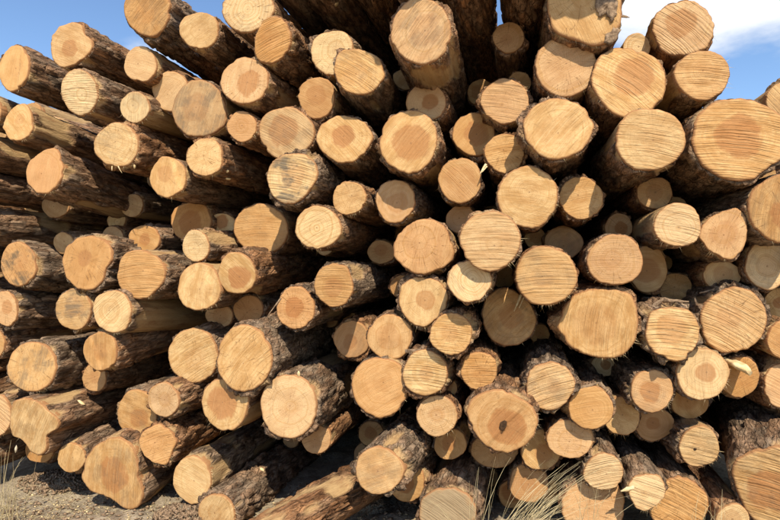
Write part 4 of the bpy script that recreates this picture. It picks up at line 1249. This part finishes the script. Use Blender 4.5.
litter('bark_litter', 6500, (-3.6, 1.8, 1.6, 4.0), (0.006, 0.028), (0.3, 0.8), M_FLAKE, 'brown bark crumbs scattered over the ground before the pile', 'bark litter', 3)
litter('wood_chip_litter', 2200, (-3.6, 1.8, 1.8, 3.8), (0.006, 0.022), (0.2, 0.6), M_CHIP, 'pale wood chips strewn over the ground before the pile', 'wood chips', 4)
litter('straw_litter', 9000, (-3.6, 0.2, 1.4, 3.6), (0.02, 0.07), (0.02, 0.05), M_STRAW, 'dry straw and needles lying flat on the ground', 'straw', 6)

# bark and sawdust heap at the foot of the pile, under the blue-grey scaly log
rs_ = np.random.RandomState(9)


def debris_heap(px, py, rx, h, label):
    p = put_on_ground(px, py)
    root = bpy.data.objects.new('bark_debris_heap', None)
    COL.objects.link(root)
    root.location = p
    root['label'] = label
    root['category'] = 'debris heap'
    nr, nt = 9, 26
    vs, fs = [(0, 0, h)], []
    for r in range(1, nr + 1):
        for t_ in range(nt):
            a = t_ / nt * 6.283
            f = r / nr
            rr = rx * f * (1 + 0.15 * math.sin(3 * a + 1))
            vs.append((math.cos(a) * rr, math.sin(a) * rr * 0.7, h * (1 - f * f) * (1 + 0.35 * rs_.uniform(-1, 1)) - 0.03 * f))
    for r in range(nr - 1):
        for t_ in range(nt):
            fs.append((1 + r * nt + t_, 1 + (r + 1) * nt + t_, 1 + (r + 1) * nt + (t_ + 1) % nt, 1 + r * nt + (t_ + 1) % nt))
    tr = [(0, 1 + t_, 1 + (t_ + 1) % nt) for t_ in range(nt)]
    link('earth_core', mesh_np('earth_core', vs, fs, tr, True), M_GROUND, root)
    cv, ct = [], []
    for k in range(900):
        a, f = rs_.uniform(0, 6.283), math.sqrt(rs_.uniform(0, 1))
        c = np.array([math.cos(a) * rx * f, math.sin(a) * rx * f * 0.7, h * (1 - f * f) + 0.004])
        l_ = rs_.uniform(0.006, 0.026)
        w_ = l_ * rs_.uniform(0.3, 0.8)
        d = rs_.normal(0, 1, 3); d /= np.linalg.norm(d)
        s = np.cross(d, rs_.normal(0, 1, 3)); s /= np.linalg.norm(s)
        u_ = np.cross(d, s) * w_ * 0.4
        m = len(cv)
        cv += [c - d * l_, c + s * w_, c + d * l_, c - s * w_, c + u_, c - u_]
        for q in range(4):
            ct += [(m + q, m + (q + 1) % 4, m + 4), (m + (q + 1) % 4, m + q, m + 5)]
    b = link('bark_crumbs', mesh_np('bark_crumbs', cv, None, ct, False), M_FLAKE, root)
    b['kind'] = 'stuff'


debris_heap(352, 506, 0.24, 0.14, 'heap of bark crumbs and earth below the blue-grey scaly log')
debris_heap(186, 516, 0.22, 0.06, 'low heap of bark crumbs below the honey-backed peeled log')
debris_heap(60, 482, 0.34, 0.05, 'low heap of bark crumbs beside the wedge-shaped log end')

# ------------------------------------------------------------------ dry grass
def blades_mesh(items, rs):
    vs, fs = [], []
    for (p0, p1, p2, w) in items:
        m = 9
        base = len(vs)
        for k in range(m):
            f = k / (m - 1)
            c = (1 - f) ** 2 * p0 + 2 * f * (1 - f) * p1 + f * f * p2
            d = 2 * (1 - f) * (p1 - p0) + 2 * f * (p2 - p1)
            d /= np.linalg.norm(d) + 1e-9
            s = np.cross(d, [0.3, 1.0, 0.2])
            s /= np.linalg.norm(s) + 1e-9
            t = np.cross(d, s)
            ww = w * (1 - 0.85 * f)
            vs += [c + s * ww, c - s * ww * 0.6 + t * ww * 0.6, c - s * ww * 0.6 - t * ww * 0.6]
        for k in range(m - 1):
            for q in range(3):
                fs.append((base + k * 3 + q, base + k * 3 + (q + 1) % 3, base + (k + 1) * 3 + (q + 1) % 3, base + (k + 1) * 3 + q))
    return vs, fs


def tuft(label, root_xy, fans, seed, heads=()):
    """fans: (count, tip x px, tip y px, spread x, spread y, tip depth, sag)"""
    rs = np.random.RandomState(seed)
    z0 = float(ground_h(np.array([root_xy[0]]), np.array([root_xy[1]]))[0])
    R0 = np.array([root_xy[0], root_xy[1], z0])
    root = bpy.data.objects.new('dry_grass_tuft', None)
    COL.objects.link(root)
    root.location = R0
    root['label'] = label
    root['category'] = 'grass tuft'
    root['group'] = 'dry grass tufts before the pile'
    items = []
    for (cnt, tx, ty, sx, sy, dep, sag) in fans:
        for k in range(cnt):
            tip = at_depth(tx + rs.normal(0, sx), ty + rs.normal(0, sy), dep + rs.uniform(-0.18, 0.18)) - R0
            p0 = np.array([rs.normal(0, 0.05), rs.normal(0, 0.04), -0.02])
            tip = tip * rs.uniform(0.75, 1.05)
            mid = p0 * 0.5 + tip * 0.5 + np.array([-tip[0] * 0.18, 0, 0.10 + sag * rs.uniform(0.2, 1.2)]) + rs.normal(0, 0.04, 3)
            items.append((p0, mid, tip, rs.uniform(0.0013, 0.0034)))
    vs, fs = blades_mesh(items, rs)
    b = link('blades', mesh_np('blades', vs, fs, None, True), M_STRAW, root)
    b['kind'] = 'stuff'
    for (hx, hy, dep, ln, tilt) in heads:
        c = at_depth(hx, hy, dep) - R0
        hv, hf = [], []
        n, m = 7, 9
        for k in range(m):
            f = k / (m - 1)
            rr = 0.008 * math.sin(math.pi * (0.08 + 0.9 * f)) * rs.uniform(0.85, 1.2)
            for q in range(n):
                a = q / n * 6.283
                hv.append(c + np.array([math.cos(a) * rr + tilt * (f - 0.5) * ln, math.sin(a) * rr, (f - 0.5) * ln]))
        for k in range(m - 1):
            for q in range(n):
                hf.append((k * n + q, k * n + (q + 1) % n, (k + 1) * n + (q + 1) % n, (k + 1) * n + q))
        link('seed_head', mesh_np('seed_head', hv, hf, None, True), M_SEED, root)


ga = at_depth(478, 592, 2.75)
tuft('leaning tuft of dry straw-coloured grass before the weathered grey log', (ga[0], ga[1]),
     [(40, 588, 468, 15, 8, 2.80, 0.03), (14, 560, 482, 14, 10, 2.76, 0.05), (7, 520, 474, 16, 12, 2.75, 0.06), (5, 478, 466, 14, 12, 2.75, 0.02), (7, 600, 500, 18, 9, 2.7, 0.12), (7, 448, 502, 16, 9, 2.7, 0.12), (6, 530, 512, 20, 8, 2.65, 0.16)], 21)
gb = at_depth(590, 600, 2.72)
tuft('thin curling tuft of dry grass before the wide shaded log end', (gb[0], gb[1]),
     [(6, 582, 470, 16, 14, 2.78, 0.04), (7, 562, 504, 14, 12, 2.75, 0.16), (5, 618, 490, 14, 12, 2.75, 0.14)], 22)
gc = at_depth(6, 545, 2.95)
tuft('sparse dry stalks with a seed head in front of the cloverleaf log', (gc[0], gc[1]),
     [(4, 8, 436, 5, 8, 3.0, 0.0), (5, 24, 446, 6, 10, 3.0, 0.0), (16, 16, 486, 14, 8, 2.95, 0.10), (10, -4, 480, 10, 12, 2.95, 0.08)], 23,
     heads=((16, 449, 3.0, 0.05, 0.15),))
gd = at_depth(712, 560, 3.05)
tuft('fine grass wisps in the gap beside the massive log', (gd[0], gd[1]),
     [(12, 712, 488, 8, 10, 3.16, 0.03), (6, 702, 504, 8, 8, 3.12, 0.06)], 24)
